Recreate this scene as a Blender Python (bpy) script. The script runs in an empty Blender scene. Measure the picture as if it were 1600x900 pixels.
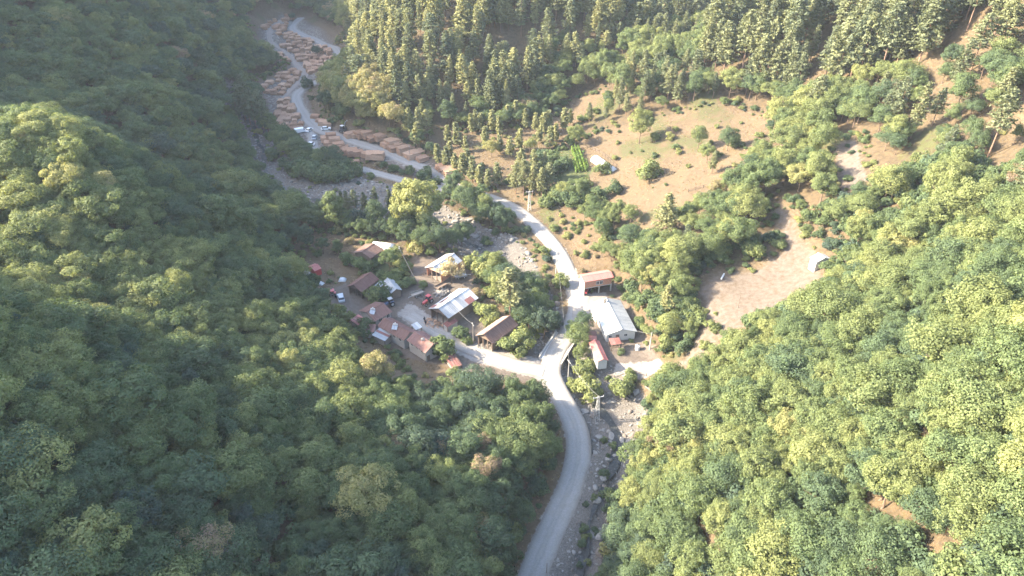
import bpy, bmesh, math, random
import numpy as np
from mathutils import Vector, Matrix

random.seed(7)
RNG = np.random.default_rng(11)
SC = bpy.context.scene
COL = SC.collection
R = math.radians

# ------------------------------------------------------------------ camera
CAM_H, PITCH, FPX = 115.0, R(34.0), 1081.0          # FPX: focal length in pixels of a 1600 px wide picture
cam_d = bpy.data.cameras.new('camera')
cam = bpy.data.objects.new('camera', cam_d)
COL.objects.link(cam)
cam.location = (0, 0, CAM_H)
cam.rotation_euler = (math.pi / 2 - PITCH, 0, 0)
cam_d.sensor_width = 36.0
cam_d.lens = 36.0 * FPX / 1600.0
cam_d.clip_start = 0.5
cam_d.clip_end = 3000.0
SC.camera = cam

# ------------------------------------------------------------------ world, sun, exposure
HAZE = 0.0001
SUN_EL, SUN_FROM = R(29.0), (-1.0, 0.05)             # sun stands low on the left, a little ahead of the camera
world = bpy.data.worlds.new('World')
SC.world = world
world.use_nodes = True
wn, wl = world.node_tree.nodes, world.node_tree.links
wn.clear()
sky = wn.new('ShaderNodeTexSky')
sky.sky_type = 'NISHITA'
sky.sun_disc = False
sky.sun_elevation = SUN_EL
sky.sun_rotation = math.atan2(SUN_FROM[0], SUN_FROM[1])
sky.air_density = 1.0
sky.dust_density = 2.2
bg = wn.new('ShaderNodeBackground')
bg.inputs['Strength'].default_value = 0.15
wo = wn.new('ShaderNodeOutputWorld')
wl.new(sky.outputs[0], bg.inputs[0])
wl.new(bg.outputs[0], wo.inputs[0])
sun_d = bpy.data.lights.new('sun', 'SUN')
sun_d.energy = 4.7
sun_d.angle = R(0.6)
sun_d.color = (1.0, 0.86, 0.64)
sun = bpy.data.objects.new('sun', sun_d)
COL.objects.link(sun)
sv = Vector((SUN_FROM[0], SUN_FROM[1], 0)).normalized() * math.cos(SUN_EL) + Vector((0, 0, math.sin(SUN_EL)))
sun.rotation_euler = sv.to_track_quat('Z', 'Y').to_euler()
sun.location = (-150, 80, 300)
SC.view_settings.view_transform = 'Standard'
SC.view_settings.look = 'None'
SC.view_settings.exposure = 2.6
SC.view_settings.gamma = 1.0
SC.view_settings.use_curve_mapping = False
SC.render.engine = 'CYCLES'
SC.cycles.use_denoising = True
SC.cycles.denoising_prefilter = "ACCURATE"
SC.cycles.max_bounces = 4
SC.cycles.diffuse_bounces = 2
SC.cycles.transmission_bounces = 2
SC.cycles.use_adaptive_sampling = True
SC.cycles.adaptive_threshold = 0.02
SC.cycles.adaptive_min_samples = 24
SC.cycles.transparent_max_bounces = 8
SC.cycles.volume_bounces = 0

# ------------------------------------------------------------------ helpers
def tag(o, label=None, cat=None, group=None, kind=None):
    if label: o['label'] = label
    if cat: o['category'] = cat
    if group: o['group'] = group
    if kind: o['kind'] = kind
    return o

def link(o, parent=None):
    COL.objects.link(o)
    if parent is not None: o.parent = parent
    return o

def empty(name, loc=(0, 0, 0), rz=0.0):
    o = bpy.data.objects.new(name, None)
    o.empty_display_size = 0.5
    o.location = loc
    o.rotation_euler = (0, 0, rz)
    return link(o)

def mesh_obj(name, verts, faces, mat, parent=None, smooth=False):
    me = bpy.data.meshes.new(name)
    me.from_pydata([tuple(v) for v in verts], [], faces)
    if mat is not None: me.materials.append(mat)
    if smooth: me.polygons.foreach_set('use_smooth', [True] * len(me.polygons))
    me.update()
    return link(bpy.data.objects.new(name, me), parent)

class MB:
    """collects boxes, bars, prisms into one mesh"""
    def __init__(s): s.v, s.f = [], []
    def add(s, vs, fs):
        b = len(s.v); s.v += [tuple(q) for q in vs]; s.f += [tuple(b + i for i in q) for q in fs]; return s
    def box(s, c, d, rz=0.0):
        ca, sa = math.cos(rz), math.sin(rz); vs = []
        for z in (-.5, .5):
            for x, y in ((-.5, -.5), (.5, -.5), (.5, .5), (-.5, .5)):
                X, Y = x * d[0], y * d[1]
                vs.append((c[0] + X * ca - Y * sa, c[1] + X * sa + Y * ca, c[2] + z * d[2]))
        return s.add(vs, [(3, 2, 1, 0), (4, 5, 6, 7), (0, 1, 5, 4), (1, 2, 6, 5), (2, 3, 7, 6), (3, 0, 4, 7)])
    def tube(s, a, b, r0, r1=None, n=6, cap=True):
        r1 = r0 if r1 is None else r1
        a, b = Vector(a), Vector(b); d = (b - a).normalized()
        u = d.cross(Vector((0, 0, 1)) if abs(d.z) < .9 else Vector((1, 0, 0))).normalized(); w = d.cross(u)
        vs = [a + (u * math.cos(t) + w * math.sin(t)) * r0 for t in [2 * math.pi * k / n for k in range(n)]]
        vs += [b + (u * math.cos(t) + w * math.sin(t)) * r1 for t in [2 * math.pi * k / n for k in range(n)]]
        fs = [(k, (k + 1) % n, n + (k + 1) % n, n + k) for k in range(n)]
        if cap: fs += [tuple(range(n - 1, -1, -1)), tuple(range(n, 2 * n))]
        return s.add(vs, fs)
    def slab(s, quad, th, nrm=None):
        q = [Vector(p) for p in quad]
        n = (q[1] - q[0]).cross(q[2] - q[0]).normalized() if nrm is None else Vector(nrm)
        if n.z < 0 and nrm is None: n = -n
        vs = q + [p - n * th for p in q]
        k = len(q)
        fs = [tuple(range(k)), tuple(range(2 * k - 1, k - 1, -1))] + [(i, k + i, k + (i + 1) % k, (i + 1) % k) for i in range(k)]
        return s.add(vs, fs)
    def build(s, name, mat, parent=None, smooth=False):
        return mesh_obj(name, s.v, s.f, mat, parent, smooth)

def copy_tree(o, parent=None):
    c = o.copy(); COL.objects.link(c); c.parent = parent
    for ch in o.children: copy_tree(ch, c)
    return c

# value noise (vectorised)
def _hash(ix, iy, s):
    h = (ix.astype(np.int64) * 374761393 + iy.astype(np.int64) * 668265263 + s * 982451653) & 0x7fffffff
    h = ((h ^ (h >> 13)) * 1274126177) & 0x7fffffff
    return ((h ^ (h >> 16)) & 0xffff) / 65535.0
def vnoise(x, y, s=0):
    x = np.asarray(x, float); y = np.asarray(y, float)
    ix, iy = np.floor(x), np.floor(y); fx, fy = x - ix, y - iy
    fx = fx * fx * (3 - 2 * fx); fy = fy * fy * (3 - 2 * fy)
    a, b = _hash(ix, iy, s), _hash(ix + 1, iy, s); c, d = _hash(ix, iy + 1, s), _hash(ix + 1, iy + 1, s)
    return (a * (1 - fx) + b * fx) * (1 - fy) + (c * (1 - fx) + d * fx) * fy - 0.5
def fbm(x, y, s=0, o=4):
    t, a = 0, 1.0
    for k in range(o):
        t = t + a * vnoise(x * 2 ** k, y * 2 ** k, s + k); a *= .5
    return t

# ------------------------------------------------------------------ the lie of the land
cp, sp = math.cos(PITCH), math.sin(PITCH)
def ray(u, v):
    a, b = (u - 800.0) / FPX, (450.0 - v) / FPX
    return np.array([a, cp + b * sp, -sp + b * cp])
def floor_z(y): return 0.02 * (y - 75.0)
def at_z(u, v, z):
    d = ray(u, v); t = (z - CAM_H) / d[2]; return np.array([d[0] * t, d[1] * t, z])
def on_floor(u, v, dz=0.0):
    z = 0.0
    for _ in range(8): z = floor_z(at_z(u, v, z)[1]) + dz
    return at_z(u, v, z)

# surveyed spots of the ground: picture place of the spot and its height
FLOOR = [(830, 900), (872, 800), (905, 720), (898, 655), (850, 585), (893, 515), (905, 470), (868, 385), (805, 325), (705, 287),
         (640, 255), (560, 225), (480, 187), (463, 150), (470, 115), (505, 95), (515, 67), (458, 45), (425, 45), (435, 80), (420, 140),
         (440, 195), (410, 240), (450, 280), (560, 300), (640, 320), (720, 360), (790, 400), (520, 380), (600, 375), (470, 395), (520, 450),
         (570, 500), (640, 480), (700, 430), (760, 480), (760, 560), (640, 560), (680, 575), (800, 545), (930, 590), (965, 650), (960, 700), (925, 800),
         (910, 890), (380, 170), (470, 20), (620, 285), (480, 240), (830, 470), (560, 410), (590, 548), (490, 420)]
GROUND = [  # right side
         (1000, 600, 1.5), (1030, 565, 2.5), (960, 565, 2.6), (930, 450, 3.6), (975, 500, 3.8), (1010, 480, 9), (1040, 430, 15), (1000, 410, 9),
         (950, 400, 6), (900, 380, 4), (1100, 460, 15), (1180, 450, 18), (1270, 410, 23), (1240, 350, 25), (1220, 320, 26), (1330, 250, 36),
         (1080, 560, 9), (1100, 520, 13), (1300, 500, 27), (1500, 500, 44), (1600, 450, 52), (1600, 300, 51), (1600, 150, 58), (1600, 20, 72),
         (1400, 300, 38), (1200, 170, 31), (1000, 250, 15), (1080, 300, 20), (960, 340, 9), (1150, 270, 25), (940, 255, 11), (870, 290, 7),
         (1100, 200, 24), (1080, 50, 27), (1300, 50, 52), (1150, 110, 36), (900, 150, 18), (860, 190, 13), (780, 225, 9), (700, 220, 7.5), (980, 150, 24),
         (600, 150, 20), (525, 120, 9), (560, 30, 22), (650, 50, 36), (750, 0, 46), (900, 30, 40), (1000, 30, 30), (680, 150, 17), (760, 120, 23),
         (1450, 150, 50), (1450, 400, 36), (1200, 600, 21), (1100, 650, 13), (1050, 700, 9), (1300, 650, 29), (1500, 650, 45),
         (1000, 760, 5), (1100, 800, 17), (1300, 800, 30), (1500, 800, 43), (1000, 880, 4), (1150, 890, 20), (1050, 840, 10), (1600, 890, 48),
         # left side
         (848, 740, 3.5), (815, 820, 3.5), (840, 660, 3.5), (790, 890, 3.5), (700, 880, 9), (600, 800, 12), (500, 660, 12), (300, 640, 22), (0, 620, 42), (400, 760, 19), (200, 760, 30),
         (0, 800, 42), (0, 900, 41), (300, 900, 24), (550, 900, 14), (700, 700, 7), (760, 640, 4.5), (620, 640, 7.5), (400, 520, 15), (200, 480, 24), (0, 450, 33), (0, 330, 35), (0, 230, 50), (100, 275, 45), (200, 320, 38), (300, 365, 29), (350, 400, 21), (450, 440, 9), 
         (350, 330, 11), (300, 270, 15), (200, 200, 30), (0, 150, 43), (200, 60, 47), (0, 0, 63), (300, 60, 35), (340, 110, 17), (380, 20, 24), (430, 330, 5), (440, 440, 6), (500, 520, 7)]
FAR = [(-250, 155, 84), (-118, 139, 33), (-150, 148, 44), (-200, 158, 66), (-120, 55, 72), (-96, 92, 50), (-70, 80, 38), (-150, 88, 98), (-165, 98, 92), (-190, 136, 64), (-200, 90, 122), (-218, 228, 106), (-260, 245, 124), (-215, 290, 100), (-250, 350, 118), (-300, 450, 144), (-260, 40, 130), (-360, 100, 100), (-380, 300, 130), (-380, 520, 150), (-200, 500, 82), (-170, 560, 75), (-130, 540, 45),
       (-100, 620, 90), (-60, 480, 62), (0, 450, 78), (100, 480, 62), (0, 600, 110), (180, 450, 85), (200, 300, 88), (220, 180, 95), (180, 80, 92), (140, 20, 85), (90, 0, 62),
       (50, 0, 38), (10, 0, -2), (10, 30, -1), (-20, 10, 8), (-100, 0, 44), (-200, -40, 80), (60, -60, 50), (10, -60, -3), (220, -40, 110), (300, 300, 120), (300, 600, 130), (320, 100, 125)]
pts = [on_floor(u, v) for u, v in FLOOR] + [at_z(u, v, z) for u, v, z in GROUND] + [np.array(p, float) for p in FAR]
P = np.array(pts)
def tps_fit(P, lam=6.0):
    n = len(P); d = np.hypot(P[:, None, 0] - P[None, :, 0], P[:, None, 1] - P[None, :, 1]) / 100.0
    K = np.where(d > 0, d * d * np.log(np.maximum(d, 1e-9)), 0.0) + np.eye(n) * lam * 1e-3
    Q = np.c_[np.ones(n), P[:, 0] / 100, P[:, 1] / 100]
    A = np.block([[K, Q], [Q.T, np.zeros((3, 3))]])
    return np.linalg.solve(A, np.r_[P[:, 2], np.zeros(3)])
W = tps_fit(P)
GX0, GY0, GS = -340.0, -50.0, 1.5
NX, NY = int(640 / GS) + 1, int(670 / GS) + 1
gx = GX0 + GS * np.arange(NX); gy = GY0 + GS * np.arange(NY)
XX, YY = np.meshgrid(gx, gy)
def tps_eval(x, y):
    out = W[-3] + W[-2] * x / 100 + W[-1] * y / 100
    for i in range(len(P)):
        d2 = ((x - P[i, 0]) ** 2 + (y - P[i, 1]) ** 2) / 1e4
        out = out + W[i] * 0.5 * d2 * np.log(np.maximum(d2, 1e-12))
    return out
ZZ = tps_eval(XX, YY)
rise = np.clip((ZZ - floor_z(YY) - 5.0) / 18.0, 0, 1)
# ribs and gullies that run down the left slope, and lumps everywhere
ribs = vnoise(XX / 90.0 + YY / 260.0, (YY + 0.35 * XX) / 24.0, 5)
left = np.clip((-XX - 20) / 50.0, 0, 1)
ZZ = ZZ + rise * left * ribs * 9.0 + rise * fbm(XX / 30.0, YY / 30.0, 21, 3) * 3.0 + (0.25 + .5 * rise) * fbm(XX / 7.0, YY / 7.0, 33, 3) * 0.7

def height(x, y, Z=None):
    Z = ZZ if Z is None else Z
    fx = np.clip((np.asarray(x, float) - GX0) / GS, 0, NX - 1.001); fy = np.clip((np.asarray(y, float) - GY0) / GS, 0, NY - 1.001)
    i, j = fx.astype(int), fy.astype(int); a, b = fx - i, fy - j
    return (Z[j, i] * (1 - a) + Z[j, i + 1] * a) * (1 - b) + (Z[j + 1, i] * (1 - a) + Z[j + 1, i + 1] * a) * b
_T = np.arange(45.0, 640.0, 0.5)
def hit(u, v):
    """the ground point seen at a place of the photograph"""
    d = ray(u, v); x, y, z = d[0] * _T, d[1] * _T, CAM_H + d[2] * _T
    g = z - height(x, y); k = int(np.argmax(g < 0))
    if g[k] >= 0: k = len(_T) - 1
    t = _T[k] - 0.5 * (g[k] / (g[k] - g[k - 1])) if k > 0 and g[k] < 0 else _T[k]
    return np.array([d[0] * t, d[1] * t, CAM_H + d[2] * t])
def project(p):
    p = np.asarray(p, float); x, y, z = p[..., 0], p[..., 1], p[..., 2] - CAM_H
    f = y * cp - z * sp; up = y * sp + z * cp
    return 800 + FPX * x / f, 450 - FPX * up / f, f

def resample(pl, step):
    pl = np.asarray(pl, float); s = np.r_[0, np.cumsum(np.hypot(*np.diff(pl[:, :2], axis=0).T))]
    t = np.linspace(0, s[-1], max(2, int(s[-1] / step) + 1))
    return np.stack([np.interp(t, s, pl[:, k]) for k in range(pl.shape[1])], 1)
def smooth(pl, n):
    pl = pl.copy()
    for _ in range(n): pl[1:-1] = (pl[:-2] + 2 * pl[1:-1] + pl[2:]) / 4
    return pl
def trace(px, step=2.0, sm=8, zs=30):
    """a ground line from places of the photograph, with smoothed course and grade"""
    w = np.array([hit(u, v) for u, v in px]); w = smooth(resample(w, step), sm)
    w[:, 2] = height(w[:, 0], w[:, 1]); w[:, 2] = smooth(w, zs)[:, 2]
    return w
def dist_line(x, y, pl):
    """distance to a polyline and index of the nearest vertex"""
    best = np.full(np.shape(x), 1e9); idx = np.zeros(np.shape(x), int); side = np.zeros(np.shape(x))
    for k in range(len(pl) - 1):
        a, b = pl[k, :2], pl[k + 1, :2]; ab = b - a; L = ab @ ab + 1e-9
        t = np.clip(((x - a[0]) * ab[0] + (y - a[1]) * ab[1]) / L, 0, 1)
        d = np.hypot(x - a[0] - t * ab[0], y - a[1] - t * ab[1]); m = d < best
        best = np.where(m, d, best); idx = np.where(m, k, idx)
    return best, idx
def poly_sd(x, y, pg):
    """signed distance to a polygon, positive inside"""
    pg = np.asarray(pg)[:, :2]; ins = np.zeros(np.shape(x), bool)
    for k in range(len(pg)):
        a, b = pg[k], pg[(k + 1) % len(pg)]
        c = ((a[1] > y) != (b[1] > y)) & (x < (b[0] - a[0]) * (y - a[1]) / (b[1] - a[1] + 1e-12) + a[0]); ins ^= c
    d, _ = dist_line(x, y, np.vstack([pg, pg[:1]]))
    return np.where(ins, d, -d)

# --- courses of roads and stream
ROADS = {
 'main': dict(px=[(812, 960), (830, 905), (850, 850), (872, 800), (893, 760), (905, 720), (906, 690), (898, 655), (878, 620), (855, 590), (857, 565), (875, 540), (895, 512), (905, 490), (903, 465), (893, 440),
          (882, 410), (868, 385), (845, 360), (825, 340), (805, 325), (780, 312), (745, 302), (702, 290), (688, 274), (661, 261), (627, 250), (605, 238), (582, 228), (549, 222), (524, 210), (500, 205), (484, 190), (473, 175), (463, 158), (461, 147), (478, 136), (510, 122), (535, 98), (524, 72), (493, 61), (472, 54), (457, 46), (457, 38), (470, 28)], hw=2.45),
 'village': dict(px=[(850, 580), (825, 576), (800, 568), (750, 550), (700, 528), (665, 508), (640, 492)], hw=2.3),
 'lower': dict(px=[(712, 296), (695, 297), (650, 286), (616, 277), (582, 269), (558, 262), (525, 256), (500, 243), (488, 229), (490, 205)], hw=2.0),
 'yardtrack': dict(px=[(446, 150), (466, 128), (478, 117), (466, 104), (455, 92), (441, 79), (422, 66), (419, 55), (427, 42), (440, 31)], hw=1.4),
}
STREAM_PX = [(350, 120), (368, 150), (390, 190), (408, 235), (420, 275), (455, 300), (520, 312), (600, 316), (660, 335), (704, 351), (729, 367), (755, 384), (784, 404), (810, 440), (838, 480), (858, 520), (882, 552), (905, 588), (935, 620),
             (958, 648), (971, 685), (964, 725), (940, 765), (921, 800), (915, 855), (905, 900), (895, 960)]
stream = trace(STREAM_PX, 2.0, 6, 60)
stream[:, 2] -= 2.2
stream_w = np.interp(np.linspace(0, 1, len(stream)), [0, .1, .3, .45, .6, .7, .75, .82, .9, 1], [5, 6, 9, 8, 6, 4.5, 4.5, 8, 7, 5])   # half width of the stony bed
SD, SI = dist_line(XX, YY, stream)
sw = stream_w[SI]
bedmask = np.clip(1 - (SD - sw) / 4.0, 0, 1); bedmask = bedmask * bedmask * (3 - 2 * bedmask)
BASE = ZZ.copy()
for k in ROADS: ROADS[k]['line'] = trace(ROADS[k]['px'], 2.0, 10 if k == 'main' else 5, 60)
bedz = stream[SI, 2] + 0.9 * np.clip(SD / sw, 0, 1.2) ** 2 + fbm(XX / 4.0, YY / 4.0, 77, 2) * 0.5
ZZ = ZZ * (1 - bedmask) + np.minimum(bedz, ZZ) * bedmask
for k, r in ROADS.items():
    d, i = dist_line(XX, YY, r['line'])
    wgt = np.clip(1 - (d - r['hw'] - 1.2) / 5.0, 0, 1); wgt = wgt * wgt * (3 - 2 * wgt)
    near_bridge = (bedmask > 0.02) & (YY > 105) & (YY < 160)
    wgt = np.where(near_bridge, wgt * np.clip(1 - 1.5 * bedmask, 0, 1), wgt)
    ZZ = ZZ * (1 - wgt) + (r['line'][i, 2] - 0.14) * wgt
    r['d'] = d
ROAD_D = np.min([r['d'] - r['hw'] for r in ROADS.values()], axis=0)
def pg(*px): return np.array([hit(u, v) for u, v in px])
def flatten(poly, z, soft=4.0):
    global ZZ
    s = poly_sd(XX, YY, poly); w = np.clip(1 + s / soft, 0, 1); w = w * w * (3 - 2 * w); ZZ = ZZ * (1 - w) + z * w

# --- open ground (everything else is woodland)
OPEN = {
 'village': [(452, 372), (500, 360), (560, 368), (620, 372), (650, 380), (700, 378), (735, 395), (745, 430), (770, 470), (810, 500), (845, 560), (850, 612), (830, 615), (700, 612), (600, 600), (560, 563), (538, 530), (515, 480), (485, 452), (455, 425)],
 'yard': [(386, 50), (402, 24), (436, 10), (486, 22), (530, 54), (550, 82), (528, 118), (500, 145), (502, 178), (524, 196), (560, 204), (620, 220), (680, 250), (724, 280), (705, 305), (640, 305), (560, 278), (500, 255), (440, 218), (422, 200), (404, 165), (388, 145), (388, 122), (430, 112), (442, 100), (415, 86), (390, 68)],
 'bed': [(350, 130), (370, 150), (395, 190), (410, 215), (450, 262), (520, 278), (560, 272), (640, 295), (700, 320), (760, 360), (800, 365), (835, 410), (850, 450), (820, 450), (780, 425), (735, 405), (690, 380), (640, 350), (560, 345), (480, 335), (430, 308), (405, 270), (385, 230), (365, 190)],
 'road': [(795, 960), (812, 860), (838, 790), (868, 720), (872, 670), (845, 615), (820, 590), (830, 540), (850, 480), (860, 440), (840, 400), (800, 350), (740, 310), (760, 298), (830, 318), (880, 322), (940, 335), (968, 362), (955, 425), (978, 455), (1003, 515), (1018, 548), (1045, 562), (1080, 565), (1105, 560), (1060, 595), (1020, 600), (1003, 640), (1010, 665), (992, 715), (970, 770), (945, 830), (932, 900), (920, 960)],
 'meadow': [(925, 205), (1000, 190), (1140, 160), (1215, 180), (1180, 225), (1150, 258), (1130, 292), (1090, 322), (1040, 347), (995, 367), (955, 335), (935, 310), (880, 300), (830, 275), (850, 240), (900, 222)],
 'glade': [(650, 205), (720, 203), (790, 205), (850, 190), (895, 155), (945, 140), (945, 168), (900, 195), (890, 225), (830, 262), (760, 262), (700, 245), (660, 225)],
 'bench': [(1078, 440), (1100, 420), (1180, 412), (1212, 380), (1195, 330), (1212, 305), (1245, 325), (1275, 380), (1300, 405), (1292, 440), (1262, 482), (1200, 497), (1140, 532), (1110, 565), (1090, 590), (1060, 600), (1050, 585), (1085, 545), (1098, 505), (1085, 470)],
 'knoll': [(680, 243), (760, 255), (830, 255), (870, 245), (885, 300), (830, 322), (760, 302), (715, 287)],
 'scrape': [(1295, 215), (1345, 215), (1365, 300), (1305, 310)],
 'edge': [(1588, 160), (1640, 155), (1640, 205), (1585, 205)],
}
OPEN_W = {k: pg(*v) for k, v in OPEN.items()}
OPEN_SD = {k: poly_sd(XX, YY, v) for k, v in OPEN_W.items()}
open_any = np.max(list(OPEN_SD.values()), axis=0)
# level pads
PAD = pg((915, 425), (960, 418), (1000, 520), (990, 560), (935, 565), (915, 500)); flatten(PAD, float(np.mean(PAD[:, 2])), 5)
BENCH = pg((1100, 460), (1180, 440), (1270, 405), (1250, 440), (1150, 480))
GRASS_PX = [(455, 372), (560, 368), (570, 378), (545, 395), (530, 420), (510, 440), (480, 445), (455, 420)]
# ------------------------------------------------------------------ materials
def new_mat(name):
    m = bpy.data.materials.new(name); m.use_nodes = True
    nt = m.node_tree; nt.nodes.clear()
    out = nt.nodes.new('ShaderNodeOutputMaterial')
    return m, nt, out
def N(nt, t, **kw):
    n = nt.nodes.new(t)
    for k, v in kw.items():
        if k in n.inputs.keys(): n.inputs[k].default_value = v
        else: setattr(n, k, v)
    return n
def ramp(nt, fac, stops, interp='LINEAR'):
    r = nt.nodes.new('ShaderNodeValToRGB'); r.color_ramp.interpolation = interp
    e = r.color_ramp.elements
    while len(e) < len(stops): e.new(0.5)
    for el, (p, c) in zip(e, stops): el.position = p; el.color = (c[0], c[1], c[2], 1) if not isinstance(c, (int, float)) else (c, c, c, 1)
    nt.links.new(fac, r.inputs[0]); return r.outputs[0]
def mix(nt, fac, a, b, mode='MIX'):
    m = nt.nodes.new('ShaderNodeMix'); m.data_type = 'RGBA'; m.blend_type = mode
    for s, val in ((m.inputs[0], fac), (m.inputs[6], a), (m.inputs[7], b)):
        if hasattr(val, 'is_output'): nt.links.new(val, s)
        elif isinstance(val, (int, float)): s.default_value = val
        else: s.default_value = (*val, 1)
    return m.outputs[2]
def mth(nt, op, a, b=None):
    m = nt.nodes.new('ShaderNodeMath'); m.operation = op
    for s, val in zip(m.inputs, (a, b)):
        if val is None: continue
        if hasattr(val, 'is_output'): nt.links.new(val, s)
        else: s.default_value = val
    return m.outputs[0]
def noise(nt, scale, detail=4, rough=.6, vec=None):
    n = nt.nodes.new('ShaderNodeTexNoise'); n.inputs['Scale'].default_value = scale; n.inputs['Detail'].default_value = detail; n.inputs['Roughness'].default_value = rough
    if vec is not None: nt.links.new(vec, n.inputs['Vector'])
    return n.outputs[0]
def geo_pos(nt): return nt.nodes.new('ShaderNodeNewGeometry').outputs['Position']
def bsdf(nt, out, color, rough=.9, bump=None, bstr=.3, bdist=.1, metallic=0.0, spec=.3):
    b = nt.nodes.new('ShaderNodeBsdfPrincipled')
    b.inputs['Roughness'].default_value = rough; b.inputs['Metallic'].default_value = metallic; b.inputs['Specular IOR Level'].default_value = spec
    if hasattr(color, 'is_output'): nt.links.new(color, b.inputs['Base Color'])
    else: b.inputs['Base Color'].default_value = (*color, 1)
    if bump is not None:
        bm = nt.nodes.new('ShaderNodeBump'); bm.inputs['Strength'].default_value = bstr; bm.inputs['Distance'].default_value = bdist
        nt.links.new(bump, bm.inputs['Height']); nt.links.new(bm.outputs[0], b.inputs['Normal'])
    nt.links.new(b.outputs[0], out.inputs[0]); return b

def attr(nt, name, typ='GEOMETRY'):
    a = nt.nodes.new('ShaderNodeAttribute'); a.attribute_name = name; a.attribute_type = typ; return a

def ground_mat():
    m, nt, out = new_mat('ground')
    p = geo_pos(nt)
    n1, n2, n3 = noise(nt, .12, 5, .65, p), noise(nt, .9, 5, .65, p), noise(nt, 4.0, 4, .7, p)
    def zone(name, lo=.35, hi=.65):
        v = attr(nt, name).outputs['Fac']
        v = mth(nt, 'ADD', v, mth(nt, 'MULTIPLY', mth(nt, 'SUBTRACT', n2, .5), .9))
        return ramp(nt, v, [(lo, 0.0), (hi, 1.0)])
    litter = ramp(nt, n2, [(.3, (.045, .035, .022)), (.6, (.10, .072, .042)), (.8, (.06, .07, .03))])
    dry = ramp(nt, n2, [(.25, (0.070, 0.050, 0.030)), (.5, (0.104, 0.074, 0.046)), (.75, (0.128, 0.101, 0.058))])
    dry = mix(nt, ramp(nt, n1, [(.45, 0.0), (.7, .5)]), dry, (.119, .095, .052))
    dirt = ramp(nt, n2, [(.25, (.085, .067, .054)), (.55, (.119, .097, .080)), (.8, (.150, .126, .109))])
    pale = ramp(nt, n2, [(.25, (.183, .168, .151)), (.7, (.253, .235, .218))])
    grav = ramp(nt, n3, [(.2, (.060, .052, .044)), (.5, (.120, .108, .096)), (.8, (.200, .188, .172))])
    grass = ramp(nt, n2, [(.25, (.034, .048, .017)), (.75, (.075, .082, .031))])
    c = mix(nt, zone('z_dry'), litter, dry)
    c = mix(nt, zone('z_green'), c, grass)
    c = mix(nt, zone('z_dirt'), c, dirt)
    c = mix(nt, zone('z_gravel'), c, grav)
    c = mix(nt, zone('z_pale', .4, .6), c, pale)
    c = mix(nt, .35, c, mix(nt, 1.0, c, ramp(nt, n3, [(.25, .55), (.75, 1.45)]), 'MULTIPLY'))
    bsdf(nt, out, c, .95, mth(nt, 'ADD', n3, n2), .6, .25)
    return m
def road_mat():
    m, nt, out = new_mat('gravel_road')
    p = geo_pos(nt); uv = attr(nt, 'across').outputs['Fac']
    n1, n2 = noise(nt, .25, 5, .6, p), noise(nt, 3.5, 5, .7, p)
    w = mth(nt, 'ADD', mth(nt, 'ABSOLUTE', mth(nt, 'SUBTRACT', uv, .5)), mth(nt, 'MULTIPLY', mth(nt, 'SUBTRACT', n1, .5), .26))
    # wheel tracks packed paler, loose stones between them and along the verge
    c = ramp(nt, w, [(.0, (.235, .223, .207)), (.07, (.214, .207, .196)), (.15, (.253, .242, .229)), (.23, (.235, .229, .218)), (.30, (.235, .223, .207)), (.38, (.211, .200, .186)), (.47, (.176, .155, .133))])
    n3 = noise(nt, .7, 6, .7, p)
    c = mix(nt, .6, c, mix(nt, 1.0, c, ramp(nt, n2, [(.25, .66), (.75, 1.34)]), 'MULTIPLY'))
    c = mix(nt, ramp(nt, n3, [(.5, 0.0), (.72, .55)]), c, (.22, .195, .165))
    bsdf(nt, out, c, .95, n2, .6, .06)
    return m
def simple(name, col, rough=.8, var=.25, scale=2.0, metallic=0.0, bump=.2, spec=.3):
    m, nt, out = new_mat(name)
    tc = nt.nodes.new('ShaderNodeTexCoord').outputs['Object']
    n = noise(nt, scale, 5, .65, tc)
    c = mix(nt, n, tuple(v * (1 - var) for v in col), tuple(min(.9, v * (1 + var)) for v in col))
    bsdf(nt, out, c, rough, n, bump, .03, metallic, spec)
    return m
M = {}
M['ground'] = ground_mat(); M['road'] = road_mat(); M['track'] = simple('packed_dirt', (.211, .179, .156), .95, .3, .8)

# ------------------------------------------------------------------ terrain
def zone_w(sd, soft): return np.clip(.5 + sd / (2 * soft), 0, 1)
ZN = {}
ZN['z_dry'] = np.maximum.reduce([zone_w(OPEN_SD[k], 3.0) for k in ('meadow', 'glade', 'road', 'village', 'yard', 'edge', 'bench')])
ZN['z_dry'] = np.maximum(ZN['z_dry'], np.clip(1 - (ROAD_D - 4) / 4, 0, 1))
vill = [(640, 385), (700, 400), (735, 420), (750, 470), (810, 510), (850, 560), (840, 600), (760, 590), (690, 570), (640, 560), (590, 530), (545, 500), (500, 455), (540, 440), (600, 470), (640, 440), (650, 410)]
yardd = [(402, 50), (415, 30), (440, 20), (480, 32), (520, 62), (525, 82), (505, 112), (478, 136), (490, 182), (524, 198), (560, 208), (620, 224), (680, 252), (715, 285), (690, 295), (640, 272), (590, 255), (540, 246), (500, 235), (440, 212), (426, 195), (412, 155), (402, 132), (440, 114), (455, 100), (425, 82), (405, 62)]
houseyard = [(905, 480), (918, 460), (960, 440), (970, 455), (1010, 530), (1030, 560), (1010, 590), (960, 585), (940, 570), (915, 520)]
bench = [(1085, 450), (1110, 425), (1185, 415), (1220, 385), (1205, 335), (1215, 312), (1240, 330), (1265, 375), (1295, 405), (1295, 440), (1260, 480), (1190, 500), (1130, 535), (1095, 570), (1060, 585), (1040, 585), (1080, 530), (1090, 490)]
scr = [(1305, 222), (1340, 222), (1355, 285), (1315, 295)]
def sdp(px): return poly_sd(XX, YY, pg(*px))
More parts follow.
